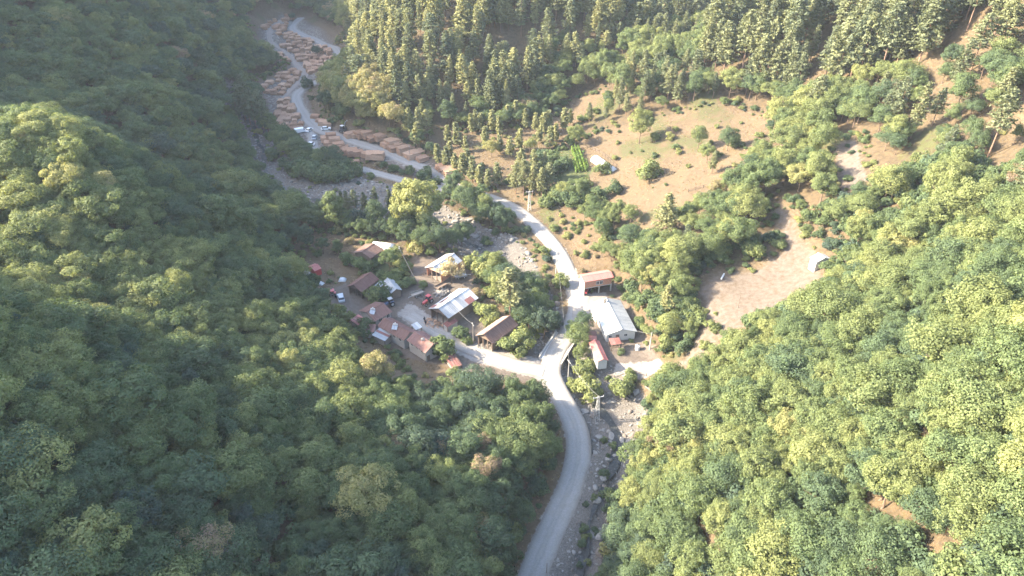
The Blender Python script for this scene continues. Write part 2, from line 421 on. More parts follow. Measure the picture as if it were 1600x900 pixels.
ZN['z_dirt'] = np.maximum.reduce([zone_w(sdp(vill), 2.0), zone_w(sdp(yardd), 2.5), zone_w(sdp(houseyard), 2), zone_w(sdp(bench), 2.5) * .62, zone_w(sdp(scr), 2)])
pal = np.maximum.reduce([zone_w(.2 - ROAD_D, 1.2), zone_w(sdp([(822, 572), (850, 560), (865, 552), (882, 590), (900, 630), (880, 628), (845, 600)]), 1.2), zone_w(sdp([(640, 470), (690, 505), (760, 545), (840, 560), (830, 590), (740, 565), (660, 525), (620, 490)]), 1.5) * .95,
      zone_w(sdp([(905, 500), (900, 465), (945, 455), (950, 465), (925, 500)]), 1.5), zone_w(sdp([(1105, 462), (1180, 442), (1235, 415), (1230, 370), (1215, 330), (1228, 328), (1255, 375), (1262, 405), (1200, 455), (1120, 482)]), 2) * .0, zone_w(sdp([(960, 570), (1030, 560), (1040, 575), (1000, 592), (960, 585)]), 1.2)])
ZN['z_pale'] = np.maximum(pal, zone_w(sdp(yardd), 2.5) * .44)
ZN['z_gravel'] = np.maximum.reduce([np.clip(1 - (SD - sw - .5) / 3, 0, 1), zone_w(sdp([(740, 370), (800, 365), (835, 405), (850, 450), (800, 445), (770, 405)]), 2), zone_w(sdp([(640, 335), (560, 345), (470, 320), (430, 290), (440, 262), (560, 276), (640, 298), (700, 325)]), 2)])
ZN['z_green'] = np.maximum.reduce([zone_w(sdp([(870, 235), (905, 230), (925, 270), (900, 290), (850, 280)]), 2), zone_w(sdp([(585, 400), (640, 400), (645, 445), (600, 460), (560, 430)]), 3) * .8, .55 * np.clip(fbm(XX / 12., YY / 12., 91, 3) * 2.2, 0, 1)])
ZN['z_green'] *= 1 - ZN['z_pale']
for k in ('z_dirt', 'z_dry', 'z_green'): ZN[k] = ZN[k] * np.clip(1.3 - ZN['z_gravel'], 0, 1) if k != 'z_dirt' else ZN[k]
idx = np.arange(NX * NY).reshape(NY, NX)
quads = np.stack([idx[:-1, :-1], idx[:-1, 1:], idx[1:, 1:], idx[1:, :-1]], -1).reshape(-1, 4)
me = bpy.data.meshes.new('terrain')
me.vertices.add(NX * NY); me.vertices.foreach_set('co', np.stack([XX, YY, ZZ], -1).astype(np.float32).ravel())
me.loops.add(quads.size); me.loops.foreach_set('vertex_index', quads.ravel().astype(np.int32))
me.polygons.add(len(quads)); me.polygons.foreach_set('loop_start', np.arange(0, quads.size, 4, dtype=np.int32))
me.polygons.foreach_set('use_smooth', np.ones(len(quads), bool))
me.update(); me.validate()
for k, v in ZN.items():
    a = me.attributes.new(k, 'FLOAT', 'POINT'); a.data.foreach_set('value', v.astype(np.float32).ravel())
me.materials.append(M['ground'])
terrain = link(bpy.data.objects.new('terrain', me))
tag(terrain, 'brown valley floor and wooded hillsides around the village', 'terrain', kind='structure')

# ------------------------------------------------------------------ roads
def build_road(name, r, lift, label, mat='road'):
    pl, hw = r['line'], r['hw']
    t = np.gradient(pl[:, :2], axis=0); t /= np.linalg.norm(t, axis=1)[:, None] + 1e-9
    nrm = np.c_[-t[:, 1], t[:, 0]]
    offs = np.array([-1.12, -1.0, -.72, -.45, -.15, .15, .45, .72, 1.0, 1.12]); dz = np.array([-.22, .0, .05, .03, .08, .08, .03, .05, .0, -.22])
    wob = 1 + .16 * np.stack([fbm(pl[:, 0] / 9 + 50 * s, pl[:, 1] / 9, 60, 3) for s in (0, 1)], 1)
    vs, ac = [], []
    for i in range(len(pl)):
        for k, o in enumerate(offs):
            q = o * hw * wob[i, 0 if o < 0 else 1]
            vs.append((pl[i, 0] + nrm[i, 0] * q, pl[i, 1] + nrm[i, 1] * q, pl[i, 2] + dz[k] + lift)); ac.append(.5 + o / 2.24)
    n = len(offs)
    fs = [(i * n + k + 1, i * n + k, (i + 1) * n + k, (i + 1) * n + k + 1) for i in range(len(pl) - 1) for k in range(n - 1)]
    o = mesh_obj(name, vs, fs, M[mat], None, True)
    a = o.data.attributes.new('across', 'FLOAT', 'POINT'); a.data.foreach_set('value', np.array(ac, np.float32))
    return tag(o, label, 'road', kind='structure')
build_road('road', ROADS['main'], .03, 'pale gravel main road winding up the valley')
build_road('village_road', ROADS['village'], .012, 'pale dirt lane between the village roofs')
build_road('riverside_road', ROADS['lower'], -.01, 'gravel track along the river below the log road')
build_road('yard_track', ROADS['yardtrack'], .01, 'dirt track between the log stacks', 'track')
# ------------------------------------------------------------------ plants
def leaf_mat(name, stops, trans=.38, rough=.6):
    m, nt, out = new_mat(name)
    t = attr(nt, 'tint', 'INSTANCER').outputs['Fac']
    g = attr(nt, 'leaf').outputs['Fac']
    t = mth(nt, 'ADD', t, mth(nt, 'MULTIPLY', mth(nt, 'SUBTRACT', g, .5), .16))
    c = ramp(nt, t, stops)
    c = mix(nt, 1.0, c, ramp(nt, g, [(0, .72), (1, 1.3)]), 'MULTIPLY')
    d = N(nt, 'ShaderNodeBsdfPrincipled', Roughness=rough); d.inputs['Specular IOR Level'].default_value = .12
    tr = N(nt, 'ShaderNodeBsdfTranslucent')
    nt.links.new(c, d.inputs['Base Color'])
    nt.links.new(mix(nt, 1.0, c, (1.25, 1.2, .7), 'MULTIPLY'), tr.inputs['Color'])
    ms = N(nt, 'ShaderNodeMixShader'); ms.inputs[0].default_value = trans
    nt.links.new(d.outputs[0], ms.inputs[1]); nt.links.new(tr.outputs[0], ms.inputs[2]); nt.links.new(ms.outputs[0], out.inputs[0])
    return m
BROAD = [(0.0, (.066, .098, .080)), (.2, (.080, .120, .074)), (.45, (.118, .160, .074)), (.65, (.185, .215, .09)), (.82, (.24, .258, .105)), (.93, (.29, .27, .125)), (1.0, (.22, .165, .125))]
PINE = [(0.0, (.11, .135, .085)), (.5, (.185, .20, .105)), (1.0, (.27, .27, .13))]
M['leaf'] = leaf_mat('broad_leaves', BROAD)
M['needle'] = leaf_mat('pine_needles', PINE, .3)
M['straw'] = leaf_mat('dry_leaves', [(0, (.30, .24, .13)), (1, (.46, .38, .22))], .25)
M['bark'] = simple('bark', (.14, .10, .075), .95, .4, 3.0)
M['pinebark'] = simple('pine_bark', (.20, .13, .095), .95, .4, 3.0)

def quads_mesh(name, C, Nn, S, mat, leafv, asp=1.5):
    """leaf blades: centre, facing, size"""
    n = len(C); Nn = Nn / (np.linalg.norm(Nn, axis=1)[:, None] + 1e-9)
    a = RNG.normal(size=(n, 3)); U = np.cross(Nn, a); U /= np.linalg.norm(U, axis=1)[:, None] + 1e-9; V = np.cross(Nn, U)
    U = U * S[:, None]; V = V * (S / asp)[:, None]
    bend = Nn * (S * .22)[:, None]
    vs = np.stack([C - U - bend, C - V * 1.0 + bend * .3, C + U - bend, C + V + bend * .3], 1).reshape(-1, 3)
    me = bpy.data.meshes.new(name)
    me.vertices.add(4 * n); me.vertices.foreach_set('co', vs.astype(np.float32).ravel())
    me.loops.add(4 * n); me.loops.foreach_set('vertex_index', np.arange(4 * n, dtype=np.int32))
    me.polygons.add(n); me.polygons.foreach_set('loop_start', np.arange(0, 4 * n, 4, dtype=np.int32))
    me.update(); me.validate()
    at = me.attributes.new('leaf', 'FLOAT', 'FACE'); at.data.foreach_set('value', leafv.astype(np.float32))
    me.materials.append(mat)
    return me
def sphere_dirs(n):
    d = RNG.normal(size=(n, 3)); return d / np.linalg.norm(d, axis=1)[:, None]
def crown_broad(name, rx, rz, cz, nclump, cr, per, size, mat, low=-.35, lump=.22, fill=260):
    C, Nn, S, G = [], [], [], []
    cen = []
    tries = 0
    while len(cen) < nclump and tries < 4000:
        tries += 1
        d = sphere_dirs(1)[0]
        if d[2] < low: continue
        k = 1 + lump * RNG.normal()
        k = min(max(k, .55), 1.35)
        c = d * np.array([rx, rx, rz]) * k * .82
        if all(np.linalg.norm(c - q[0]) > cr * .62 for q in cen): cen.append((c, d, cr * RNG.uniform(.7, 1.3)))
    for c, d, r in cen:
        n = int(per * (r / cr) ** 2)
        s = sphere_dirs(n * 2); s = s[(s @ d) > -.45][:n]; n = len(s)
        rr = r * RNG.uniform(.62, 1.08, n)[:, None]
        sq = np.array([1.0, 1.0, .8])
        C.append(c + s * rr * sq); Nn.append(s * .8 + d * .35 + np.array([0, 0, .25]) + RNG.normal(size=(n, 3)) * .45)
        S.append(size * RNG.uniform(.6, 1.35, n)); G.append(np.clip(RNG.normal(.5, .16, n) + RNG.normal() * .12, 0, 1))
    s = sphere_dirs(fill); rr = RNG.uniform(.25, .78, fill)[:, None]
    C.append(s * rr * np.array([rx, rx, rz]) * .9); Nn.append(s + RNG.normal(size=(fill, 3)) * .4); S.append(np.full(fill, size * 2.1)); G.append(np.full(fill, .45))
    C = np.concatenate(C); C[:, 2] += cz
    keep = C[:, 2] > .25
    return quads_mesh(name, C[keep], np.concatenate(Nn)[keep], np.concatenate(S)[keep], mat, np.concatenate(G)[keep])
def trunk_mesh(name, h, r, mat, limbs=5, spread=2.2, lo=.35):
    b = MB(); p = Vector((0, 0, -.6)); rad = r
    top = Vector((random.uniform(-.3, .3), random.uniform(-.3, .3), h))
    n = 5
    for k in range(n):
        q = Vector((0, 0, -.6)).lerp(top, (k + 1) / n) + Vector((random.uniform(-.12, .12), random.uniform(-.12, .12), 0))
        b.tube(p, q, rad, rad * .72, 7, k in (0, n - 1)); p = q; rad *= .72
    for k in range(limbs):
        z = h * random.uniform(lo, .8); a = 2 * math.pi * k / limbs + random.uniform(-.4, .4)
        e = Vector((math.cos(a) * spread, math.sin(a) * spread, z + spread * random.uniform(.35, .8)))
        mid = Vector((e.x * .5, e.y * .5, z + (e.z - z) * .35)); s0 = top * (z / h)
        b.tube((s0.x, s0.y, z), mid, r * .38, r * .25, 5, False); b.tube(mid, e, r * .25, r * .08, 5, False)
    me = bpy.data.meshes.new(name); me.from_pydata(b.v, [], b.f); me.materials.append(mat); me.update(); return me
def crown_pine(name, h, z0, rmax, mat, seed, round_top=.75, dens=1.0):
    C, Nn, S, G = [], [], [], []
    z = z0; a_s, lop, cxy = RNG.uniform(0, 6.28), RNG.uniform(.1, .4), RNG.normal(size=2) * .25
    while z < h - .15:
        f = (z - z0) / (h - z0)
        r = rmax * (1 - f) ** round_top * (0.62 + .38 * min(1, f / .22)) * RNG.uniform(.8, 1.15) + .18
        nb = int(RNG.integers(6, 9)) if r > .8 else 4
        a0 = RNG.uniform(0, 6.28)
        for b in range(nb):
            a = a0 + 6.283 * b / nb + RNG.normal() * .18; L = r * RNG.uniform(.55, 1.2) * (1 + lop * math.cos(a - a_s))
            if RNG.uniform() < .1: continue
            g0 = np.clip(RNG.normal(.5, .15), 0, 1)
            nt_ = max(2, int(L * 2.1))
            for k in range(nt_):
                q = (k + .8) / nt_; rr = L * (.25 + .75 * q)
                c = np.array([math.cos(a) * rr + cxy[0] * f, math.sin(a) * rr + cxy[1] * f, z + L * (.16 * q * q - .16 * q)])
                m = max(3, int(5 * dens))
                C.append(c + RNG.normal(size=(m, 3)) * np.array([.22, .22, .13])); Nn.append(RNG.normal(size=(m, 3)) * .55 + np.array([math.cos(a) * .35, math.sin(a) * .35, .9]))
                S.append(RNG.uniform(.24, .46, m)); G.append(np.clip(g0 + RNG.normal(size=m) * .12, 0, 1))
        z += RNG.uniform(.5, .78) * (h / 16) ** .5
    return quads_mesh(name, np.concatenate(C), np.concatenate(Nn), np.concatenate(S), mat, np.concatenate(G), 1.9)
def trunk_pine(name, h, r, z0):
    b = MB(); b.tube((0, 0, -.8), (0, 0, h * .5), r, r * .68, 7, False); b.tube((0, 0, h * .5), (.05, .05, h * .97), r * .68, r * .12, 6, False)
    for k in range(9):
        z = z0 - 1.6 + k * (h - z0) * .1; a = random.uniform(0, 6.28); L = random.uniform(1.0, 1.9)
        b.tube((0, 0, z), (math.cos(a) * L, math.sin(a) * L, z + .25), .06, .02, 4, False)
    me = bpy.data.meshes.new(name); me.from_pydata(b.v, [], b.f); me.materials.append(M['pinebark']); me.update(); return me

KINDS = {}     # kind -> list of (crown mesh, trunk mesh); built 8 m tall for broadleaf, 16 m for pine
KINDS['broad'] = []
for i, (rx, rz, cz, nc, cr) in enumerate([(2.7, 2.9, 5.0, 52, .80), (3.1, 2.5, 5.2, 60, .78), (2.3, 3.3, 4.8, 48, .76), (2.9, 2.9, 5.0, 44, .95), (2.5, 2.5, 5.3, 60, .68), (3.3, 2.7, 5.0, 54, .9), (2.0, 3.4, 5.0, 44, .76), (2.8, 3.0, 4.9, 46, .88), (2.6, 2.2, 5.4, 50, .7), (2.2, 2.8, 5.1, 34, .85)]):
    KINDS['broad'].append((crown_broad('broadleaf_crown', rx, rz, cz, nc, cr, 130, .115, M['leaf'], lump=.2 + .05 * (i % 3), fill=300), trunk_mesh('broadleaf_trunk', 5.2, .2, M['bark'])))
KINDS['bush'] = []
for i in range(4):
    KINDS['bush'].append((crown_broad('bush_leaves', 1.5, 1.25, 1.25, 20, .62, 70, .15, M['leaf'], -.7, .2, 120), trunk_mesh('bush_stems', 1.3, .07, M['bark'], 4, .7, .15)))
KINDS['pine'] = []
for i, (h, z0, r, rt) in enumerate([(16, 4.0, 3.3, .72), (16, 5.4, 2.9, .55), (16, 3.0, 2.9, .85), (16, 6.4, 3.7, .48), (16, 4.2, 2.5, .78), (16, 4.6, 3.4, .62), (16, 7.2, 3.2, .5), (16, 3.4, 3.8, .7)]):
    KINDS['pine'].append((crown_pine('pine_crown', h, z0, r, M['needle'], i, rt), trunk_pine('pine_trunk', h, .2, z0)))
KINDS['young_pine'] = [(crown_pine('pine_crown', 9, 1.6, 1.7, M['needle'], 9, .85, 1.2), trunk_pine('pine_trunk', 9, .12, 2.6)), (crown_pine('pine_crown', 9, 2.2, 1.5, M['needle'], 10, .75, 1.2), trunk_pine('pine_trunk', 9, .12, 3.0))]
KINDS['poplar'] = [(crown_broad('poplar_crown', 2.0, 5.2, 8.2, 46, .95, 95, .21, M['leaf'], -.8, .24, 160), trunk_mesh('poplar_trunk', 11, .2, M['bark'], 8, 1.4, .3))]
KINDS['great'] = [(crown_broad('great_crown', 6.2, 6.0, 9.5, 62, 1.55, 170, .30, M['leaf'], -.55, .2, 500), trunk_mesh('great_trunk', 10, .45, M['bark'], 8, 4.5, .3))]
KINDS['dry'] = [(crown_broad('dry_crown', 2.6, 2.2, 4.2, 26, .8, 70, .18, M['straw'], -.6, .3, 60), trunk_mesh('dry_trunk', 4.5, .16, M['bark'], 6, 2.0, .3))]
BASE_H = {'broad': 8.0, 'bush': 2.5, 'pine': 16.0, 'young_pine': 9.0, 'poplar': 13.4, 'great': 15.5, 'dry': 6.4}

def plant(kind, name, pos, h, tint, var=None, wide=1.0, label=None, cat='tree', group=None, rz=None):
    k = KINDS[kind]; var = random.randrange(len(k)) if var is None else var
    o = empty(name, (pos[0], pos[1], pos[2] - .05), random.uniform(0, 6.28) if rz is None else rz)
    s = h / BASE_H[kind]; o.scale = (s * wide, s * wide, s)
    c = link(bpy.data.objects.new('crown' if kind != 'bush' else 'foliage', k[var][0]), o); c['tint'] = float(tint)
    link(bpy.data.objects.new('trunk' if kind != 'bush' else 'stem', k[var][1]), o)
    return tag(o, label, cat, group)

# ---- pick the places of the woodland trees
def zone_poly(px): return pg(*px)
PINE_MID = zone_poly([(505, 98), (560, -40), (800, -150), (1130, -100), (1100, 40), (1010, 70), (975, 60), (850, 95), (830, 160), (790, 188), (660, 200), (600, 196), (560, 178), (525, 150)])
PINE_RIGHT = zone_poly([(1090, 120), (1150, 50), (1130, -100), (1800, -100), (1800, 100), (1500, 105), (1400, 120), (1340, 140), (1250, 160), (1170, 150)])
PINE_MIX = zone_poly([(880, 170), (1000, 110), (1130, 100), (1180, 160), (1000, 190), (930, 205)])
PINE_SOME = zone_poly([(1230, 160), (1650, 110), (1650, 330), (1400, 330), (1250, 260)])
RIDGE_SUN = None
def scatter(x0, x1, y0, y1, step, seed):
    r = np.random.default_rng(seed)
    a, b = np.meshgrid(np.arange(x0, x1, step), np.arange(y0, y1, step * .87))
    a = a + (np.arange(a.shape[0]) % 2)[:, None] * step * .5
    return (a + r.uniform(-.38, .38, a.shape) * step).ravel(), (b + r.uniform(-.38, .38, a.shape) * step).ravel()
def grid_at(F, x, y): return height(x, y, F)
def in_frame(x, y, mu=330, mv=230):
    z = height(x, y); u, v, f = project(np.stack([x, y, z + 5], -1))
    return (f > 30) & (u > -mu) & (u < 1600 + mu) & (v > -mv) & (v < 900 + mv)
tx, ty = scatter(-330, 290, -10, 600, 3.9, 3)
k = in_frame(tx, ty) & (grid_at(open_any, tx, ty) < np.where((tx > 25) & (ty > 120), -2.6, -1.2)) & (grid_at(ROAD_D, tx, ty) > 3.0)
tx, ty = tx[k], ty[k]; tz = height(tx, ty)
sd_mid, sd_right, sd_mix, sd_some = (poly_sd(tx, ty, q) for q in (PINE_MID, PINE_RIGHT, PINE_MIX, PINE_SOME))
rr = RNG.uniform(0, 1, len(tx))
behind = (ty > 300) & (tx > -75)
is_pine = (sd_mid > 0) | (sd_right > 0) | ((sd_mix > 0) & (rr < .6)) | ((sd_some > 0) & (rr < .16)) | (behind & (rr < .7)) | ((tx > 20) & (ty > 130) & (rr < .05))
flank = (sd_mid > -4) & (sd_mid < 12) & (tx < -48)
is_pine &= ~(flank & (rr < .75))
is_pine &= ~((sd_mid > 0) & (sd_mid < 6) & (rr < .25))
pn = RNG.uniform(0, 1, len(tx)); gap = (sd_some > 0) & (vnoise(tx / 13., ty / 13., 63) > .28)
sparse = ~is_pine & (tx > 25) & (ty > 135) & (RNG.uniform(0, 1, len(tx)) < .38)
keep = ~gap & ~sparse & np.where(is_pine, pn < np.where(sd_right > 0, .42, .34), True)
tx, ty, tz, is_pine, rr, flank = tx[keep], ty[keep], tz[keep], is_pine[keep], rr[keep], flank[keep]
patch = vnoise(tx / 16., ty / 16., 8) + .6 * vnoise(tx / 5., ty / 5., 18)
right_near = (tx > 10) & (ty < 150)
th = np.where(is_pine, RNG.uniform(12, 22, len(tx)) * np.where(tx > 60, 1.12, 1.0), np.clip(6.9 + 2.6 * patch + RNG.normal(size=len(tx)) * 1.6, 3.6, 12))
th = np.where(~is_pine & (tx > 25) & (ty > 135), th * 1.12, th)
lone = is_pine & (sd_mid[keep] <= 0) & (sd_right[keep] <= 0)
th = np.where(lone, th * .68, th)
th = np.where(is_pine & (grid_at(open_any, tx, ty) > -6), th * .72, th)
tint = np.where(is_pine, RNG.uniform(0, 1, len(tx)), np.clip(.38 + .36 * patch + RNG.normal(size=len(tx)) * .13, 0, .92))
tint = np.where(~is_pine & (tx > 8), np.clip(tint * .85 + .2, .25, .86), tint)  # trees on the sunny right tinted yellower, sunlight put into the leaf colour
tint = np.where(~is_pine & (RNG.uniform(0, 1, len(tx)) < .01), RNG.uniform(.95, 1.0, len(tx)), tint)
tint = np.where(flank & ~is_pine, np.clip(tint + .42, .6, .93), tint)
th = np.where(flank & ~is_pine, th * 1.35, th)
tint = np.where(~is_pine & (tx < -8) & (ty > 104) & (ty < 162), np.clip(tint + .1, 0, .92), tint)  # left crest trees yellowed: the sun on the crest is painted into their leaves
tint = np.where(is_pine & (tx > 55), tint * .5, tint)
tv = np.where(is_pine, RNG.integers(0, 8, len(tx)), RNG.integers(0, 10, len(tx)))
tw = RNG.uniform(.8, 1.25, len(tx)) * np.where(is_pine, 1.0, 1.12)
trot = RNG.uniform(0, 6.28, len(tx))
# how large each one shows; terrain in front of the tree hides it
top = np.stack([tx, ty, tz + th * .85], -1); tu, tvv, tf = project(top)
size_px = FPX * th * .75 / tf
def sees(p):
    c = np.array([0, 0, CAM_H]); ok = np.ones(len(p), bool)
    for s in np.linspace(.15, .97, 60):
        q = c + (p - c) * s; ok &= q[:, 2] > height(q[:, 0], q[:, 1])
    return ok
shown = (tu > 5) & (tu < 1595) & (tvv > 5) & (tvv < 905) & sees(top)
single = np.zeros(len(tx), bool)
N_BROAD, N_PINE = 215, 235
for m, n in ((~is_pine, N_BROAD), (is_pine, N_PINE)):
    c = np.where(m & shown)[0]; c = c[np.argsort(-size_px[c])][:n]; single[c] = True

def shade_word(t):
    return 'dark blue-green' if t < .25 else 'mid green' if t < .5 else 'fresh green' if t < .68 else 'yellow-green' if t < .9 else 'rusty brown'
def place_word(u, v, x, y):
    if x > 12 and y < 150:
        if u < 1060: return 'by the stream in the lower right wood'
        return ('low' if v > 720 else 'midway' if v > 600 else 'high') + (' amid' if u < 1330 else ' on the right in') + ' the lower right wood'
    if x <= 12 and y < 150:
        return ('low' if v > 780 else 'midway' if v > 660 else 'topmost') + (' on the left in' if u < 280 else ' amid' if u < 560 else ' by the road in') + ' the near left wood'
    return 'in the wood above the sunny bench' if x > 40 else 'in the wood along the valley'
def pine_place(u, v, x, y):
    if u > 1230 and v > 140: return 'among broadleaf trees on the upper right slope'
    if x > 60 or u > 1060:
        return ('low in' if v > 90 else 'high in') + (' the pine wood at the right edge' if u > 1420 else ' the right-hand pine wood' if u > 1230 else ' the pines above the meadow')
    if 860 < u < 1100 and v > 110: return 'in the pine belt above the brown meadow'
    return ('low on' if v > 120 else 'midway on' if v > 60 else 'high on') + (' the pine hill by the log yard' if u < 640 else ' the pine hill above the glade' if u < 860 else ' the far end of the pine hill')
ordn = ['first', 'second', 'third', 'fourth', 'fifth', 'sixth', 'seventh', 'eighth', 'ninth', 'tenth', 'eleventh', 'twelfth']
def ordinal(n): return ordn[n] if n < 12 else f'{n + 1}th'
named = {}
for i in np.where(single)[0]:
    if is_pine[i]:
        w = 'tall' if th[i] > 18.5 else 'mid-sized' if th[i] > 15 else 'small'
        t = 'grey-green' if tint[i] < .4 else 'olive' if tint[i] < .75 else 'pale olive'
        pw = pine_place(tu[i], tvv[i], tx[i], ty[i]); l = f'{w} {t} pine {pw}'
    else:
        w = 'tall' if th[i] > 8.6 else 'mid-sized' if th[i] > 6.6 else 'small'
        pw = place_word(tu[i], tvv[i], tx[i], ty[i]); l = f'{w} {shade_word(tint[i])} tree {pw}'
    named.setdefault(l, []).append((tu[i], i, pw))
for l, mem in named.items():
    for n, (_, i, pw) in enumerate(sorted(mem)):
        lab = l if len(mem) == 1 else f'{l}, {ordinal(n)} from left'
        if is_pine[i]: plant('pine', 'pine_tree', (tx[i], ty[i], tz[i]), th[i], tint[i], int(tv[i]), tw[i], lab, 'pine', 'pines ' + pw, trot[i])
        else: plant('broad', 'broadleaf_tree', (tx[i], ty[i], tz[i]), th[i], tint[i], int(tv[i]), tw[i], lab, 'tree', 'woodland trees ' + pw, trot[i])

# ---- the mass of the wood: points carrying instances
def instancer(name, protos, pos, scale, rotz, which, tints, label, cat=None, tilt=None):
    n = len(pos); me = bpy.data.meshes.new(name)
    me.vertices.add(n); me.vertices.foreach_set('co', np.asarray(pos, np.float32).ravel())
    def put(nm, typ, arr, key='value'):
        a = me.attributes.new(nm, typ, 'POINT'); a.data.foreach_set(key, arr)
    rot = np.zeros((n, 3), np.float32); rot[:, 2] = rotz
    if tilt is not None: rot[:, :2] = tilt
    put('i_rot', 'FLOAT_VECTOR', rot.ravel(), 'vector')
    put('i_scale', 'FLOAT_VECTOR', np.asarray(scale, np.float32).ravel(), 'vector')
    put('i_which', 'INT', np.asarray(which, np.int32)); put('i_tint', 'FLOAT', np.asarray(tints, np.float32))
    o = link(bpy.data.objects.new(name, me))
    ng = bpy.data.node_groups.new(name, 'GeometryNodeTree')
    ng.interface.new_socket('Geometry', in_out='INPUT', socket_type='NodeSocketGeometry'); ng.interface.new_socket('Geometry', in_out='OUTPUT', socket_type='NodeSocketGeometry')
    gi, go = ng.nodes.new('NodeGroupInput'), ng.nodes.new('NodeGroupOutput')
    iop = ng.nodes.new('GeometryNodeInstanceOnPoints'); iop.inputs['Pick Instance'].default_value = True
    jn = ng.nodes.new('GeometryNodeJoinGeometry')
    for meshes in reversed(protos):
        j2 = ng.nodes.new('GeometryNodeJoinGeometry')
        for m_ in meshes:
            src = bpy.data.objects.get('src_' + m_.name) or bpy.data.objects.new('src_' + m_.name, m_)
            oi = ng.nodes.new('GeometryNodeObjectInfo'); oi.inputs['Object'].default_value = src
            ng.links.new(oi.outputs['Geometry'], j2.inputs[0])
        g2 = ng.nodes.new('GeometryNodeGeometryToInstance'); ng.links.new(j2.outputs[0], g2.inputs[0]); ng.links.new(g2.outputs[0], jn.inputs[0])
    def na(nm, typ):
        a = ng.nodes.new('GeometryNodeInputNamedAttribute'); a.data_type = typ; a.inputs['Name'].default_value = nm
        return next(s for s in a.outputs if s.enabled and s.name == 'Attribute')
    ng.links.new(gi.outputs[0], iop.inputs['Points']); ng.links.new(jn.outputs[0], iop.inputs['Instance'])
    ng.links.new(na('i_which', 'INT'), iop.inputs['Instance Index']); ng.links.new(na('i_rot', 'FLOAT_VECTOR'), iop.inputs['Rotation']); ng.links.new(na('i_scale', 'FLOAT_VECTOR'), iop.inputs['Scale'])
    st = ng.nodes.new('GeometryNodeStoreNamedAttribute'); st.data_type = 'FLOAT'; st.domain = 'INSTANCE'; st.inputs['Name'].default_value = 'tint'
    ng.links.new(iop.outputs[0], st.inputs['Geometry']); ng.links.new(na('i_tint', 'FLOAT'), next(s for s in st.inputs if s.enabled and s.name == 'Value'))
    ng.links.new(st.outputs[0], go.inputs[0])
    md = o.modifiers.new('scatter', 'NODES'); md.node_group = ng
    return tag(o, label, cat, kind='stuff')
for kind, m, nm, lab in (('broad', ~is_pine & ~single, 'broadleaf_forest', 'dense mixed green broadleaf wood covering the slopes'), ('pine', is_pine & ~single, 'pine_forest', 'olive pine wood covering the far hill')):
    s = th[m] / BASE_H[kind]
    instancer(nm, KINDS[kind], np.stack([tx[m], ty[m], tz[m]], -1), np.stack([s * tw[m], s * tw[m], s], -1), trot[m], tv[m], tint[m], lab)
print('TREES', len(tx), 'broad', int((~is_pine).sum()), 'pine', int(is_pine.sum()), 'minsize', size_px[single & ~is_pine].min(), size_px[single & is_pine].min())
# ------------------------------------------------------------------ buildings
def roof_mat(name, cols, rough=.7, metallic=0.0, wave=0.0, streak=.5, spec=.3):
    m, nt, out = new_mat(name)
    tc = nt.nodes.new('ShaderNodeTexCoord').outputs['Object']
    mp = nt.nodes.new('ShaderNodeMapping'); mp.inputs['Scale'].default_value = (1.6, .35, .5); nt.links.new(tc, mp.inputs[0])
    n = noise(nt, 1.4, 6, .7, mp.outputs[0]); n2 = noise(nt, 6.0, 3, .6, tc)
    oi = nt.nodes.new('ShaderNodeObjectInfo').outputs['Random']
    f = mth(nt, 'ADD', mth(nt, 'MULTIPLY', n, 1.0), mth(nt, 'MULTIPLY', mth(nt, 'SUBTRACT', oi, .5), .22))
    c = ramp(nt, f, [(.28, cols[0]), (.5, cols[1]), (.72, cols[2])])
    c = mix(nt, streak, c, mix(nt, 1.0, c, ramp(nt, n2, [(.3, .7), (.7, 1.25)]), 'MULTIPLY'))
    bsdf(nt, out, c, rough, n2, .25, .03, metallic, spec); return m
M['tile_red'] = roof_mat('red_clay_tiles', [(.087, .046, .038), (.127, .064, .052), (.167, .095, .078)])
M['tile_brown'] = roof_mat('old_brown_tiles', [(.089, .051, .041), (.144, .086, .069), (.206, .130, .103)])
M['tile_pink'] = roof_mat('weathered_pink_tiles', [(.115, .058, .049), (.167, .087, .073), (.219, .127, .110)])
M['tile_sunlit'] = roof_mat('sunlit_tiles', [(.203, .148, .117), (.273, .203, .164), (.335, .257, .211)])  # barn tiles lightened to carry the sunlight on one slope
M['tin_white'] = roof_mat('white_tin', [(.378, .378, .370), (.466, .466, .460), (.522, .522, .515)], .45)
M['tin_grey'] = roof_mat('grey_tin', [(.218, .231, .244), (.284, .297, .310), (.343, .356, .370)], .45)
M['tin_rust'] = roof_mat('rusted_red_tin', [(.137, .058, .048), (.220, .089, .076), (.289, .137, .117)], .6)
M['tin_coral'] = roof_mat('coral_red_tin', [(.33, .11, .095), (.39, .14, .12), (.44, .18, .155)], .5, streak=.25)
M['red_paint'] = simple('red_paint', (.42, .05, .055), .5, .2, 2)
M['plaster'] = simple('pale_plaster', (.378, .350, .316), .9, .18, 1.2)
M['white_wall'] = simple('whitewash', (.495, .480, .453), .9, .1, 1.2)
M['stone_wall'] = simple('rubble_stone', (.257, .226, .195), .95, .45, 3.5)
M['wood_old'] = simple('weathered_boards', (.16, .12, .095), .9, .45, 4.0)
M['wood_grey'] = simple('grey_timber', (.234, .211, .187), .9, .35, 4.0)
M['concrete'] = simple('concrete', (.359, .343, .320), .9, .2, 2.0)
M['dark'] = simple('dark_interior', (.035, .03, .028), .9, .2, 2.0)
M['glass'] = simple('window_glass', (.03, .035, .045), .12, .1, 1.0, spec=.6)
M['frame_white'] = simple('window_frame', (.484, .468, .445), .7, .1, 3.0)
M['plastic'] = simple('white_plastic_film', (.577, .585, .593), .4, .06, 1.0)
M['steel'] = simple('galvanised_steel', (.390, .390, .382), .5, .15, 3.0, .3)
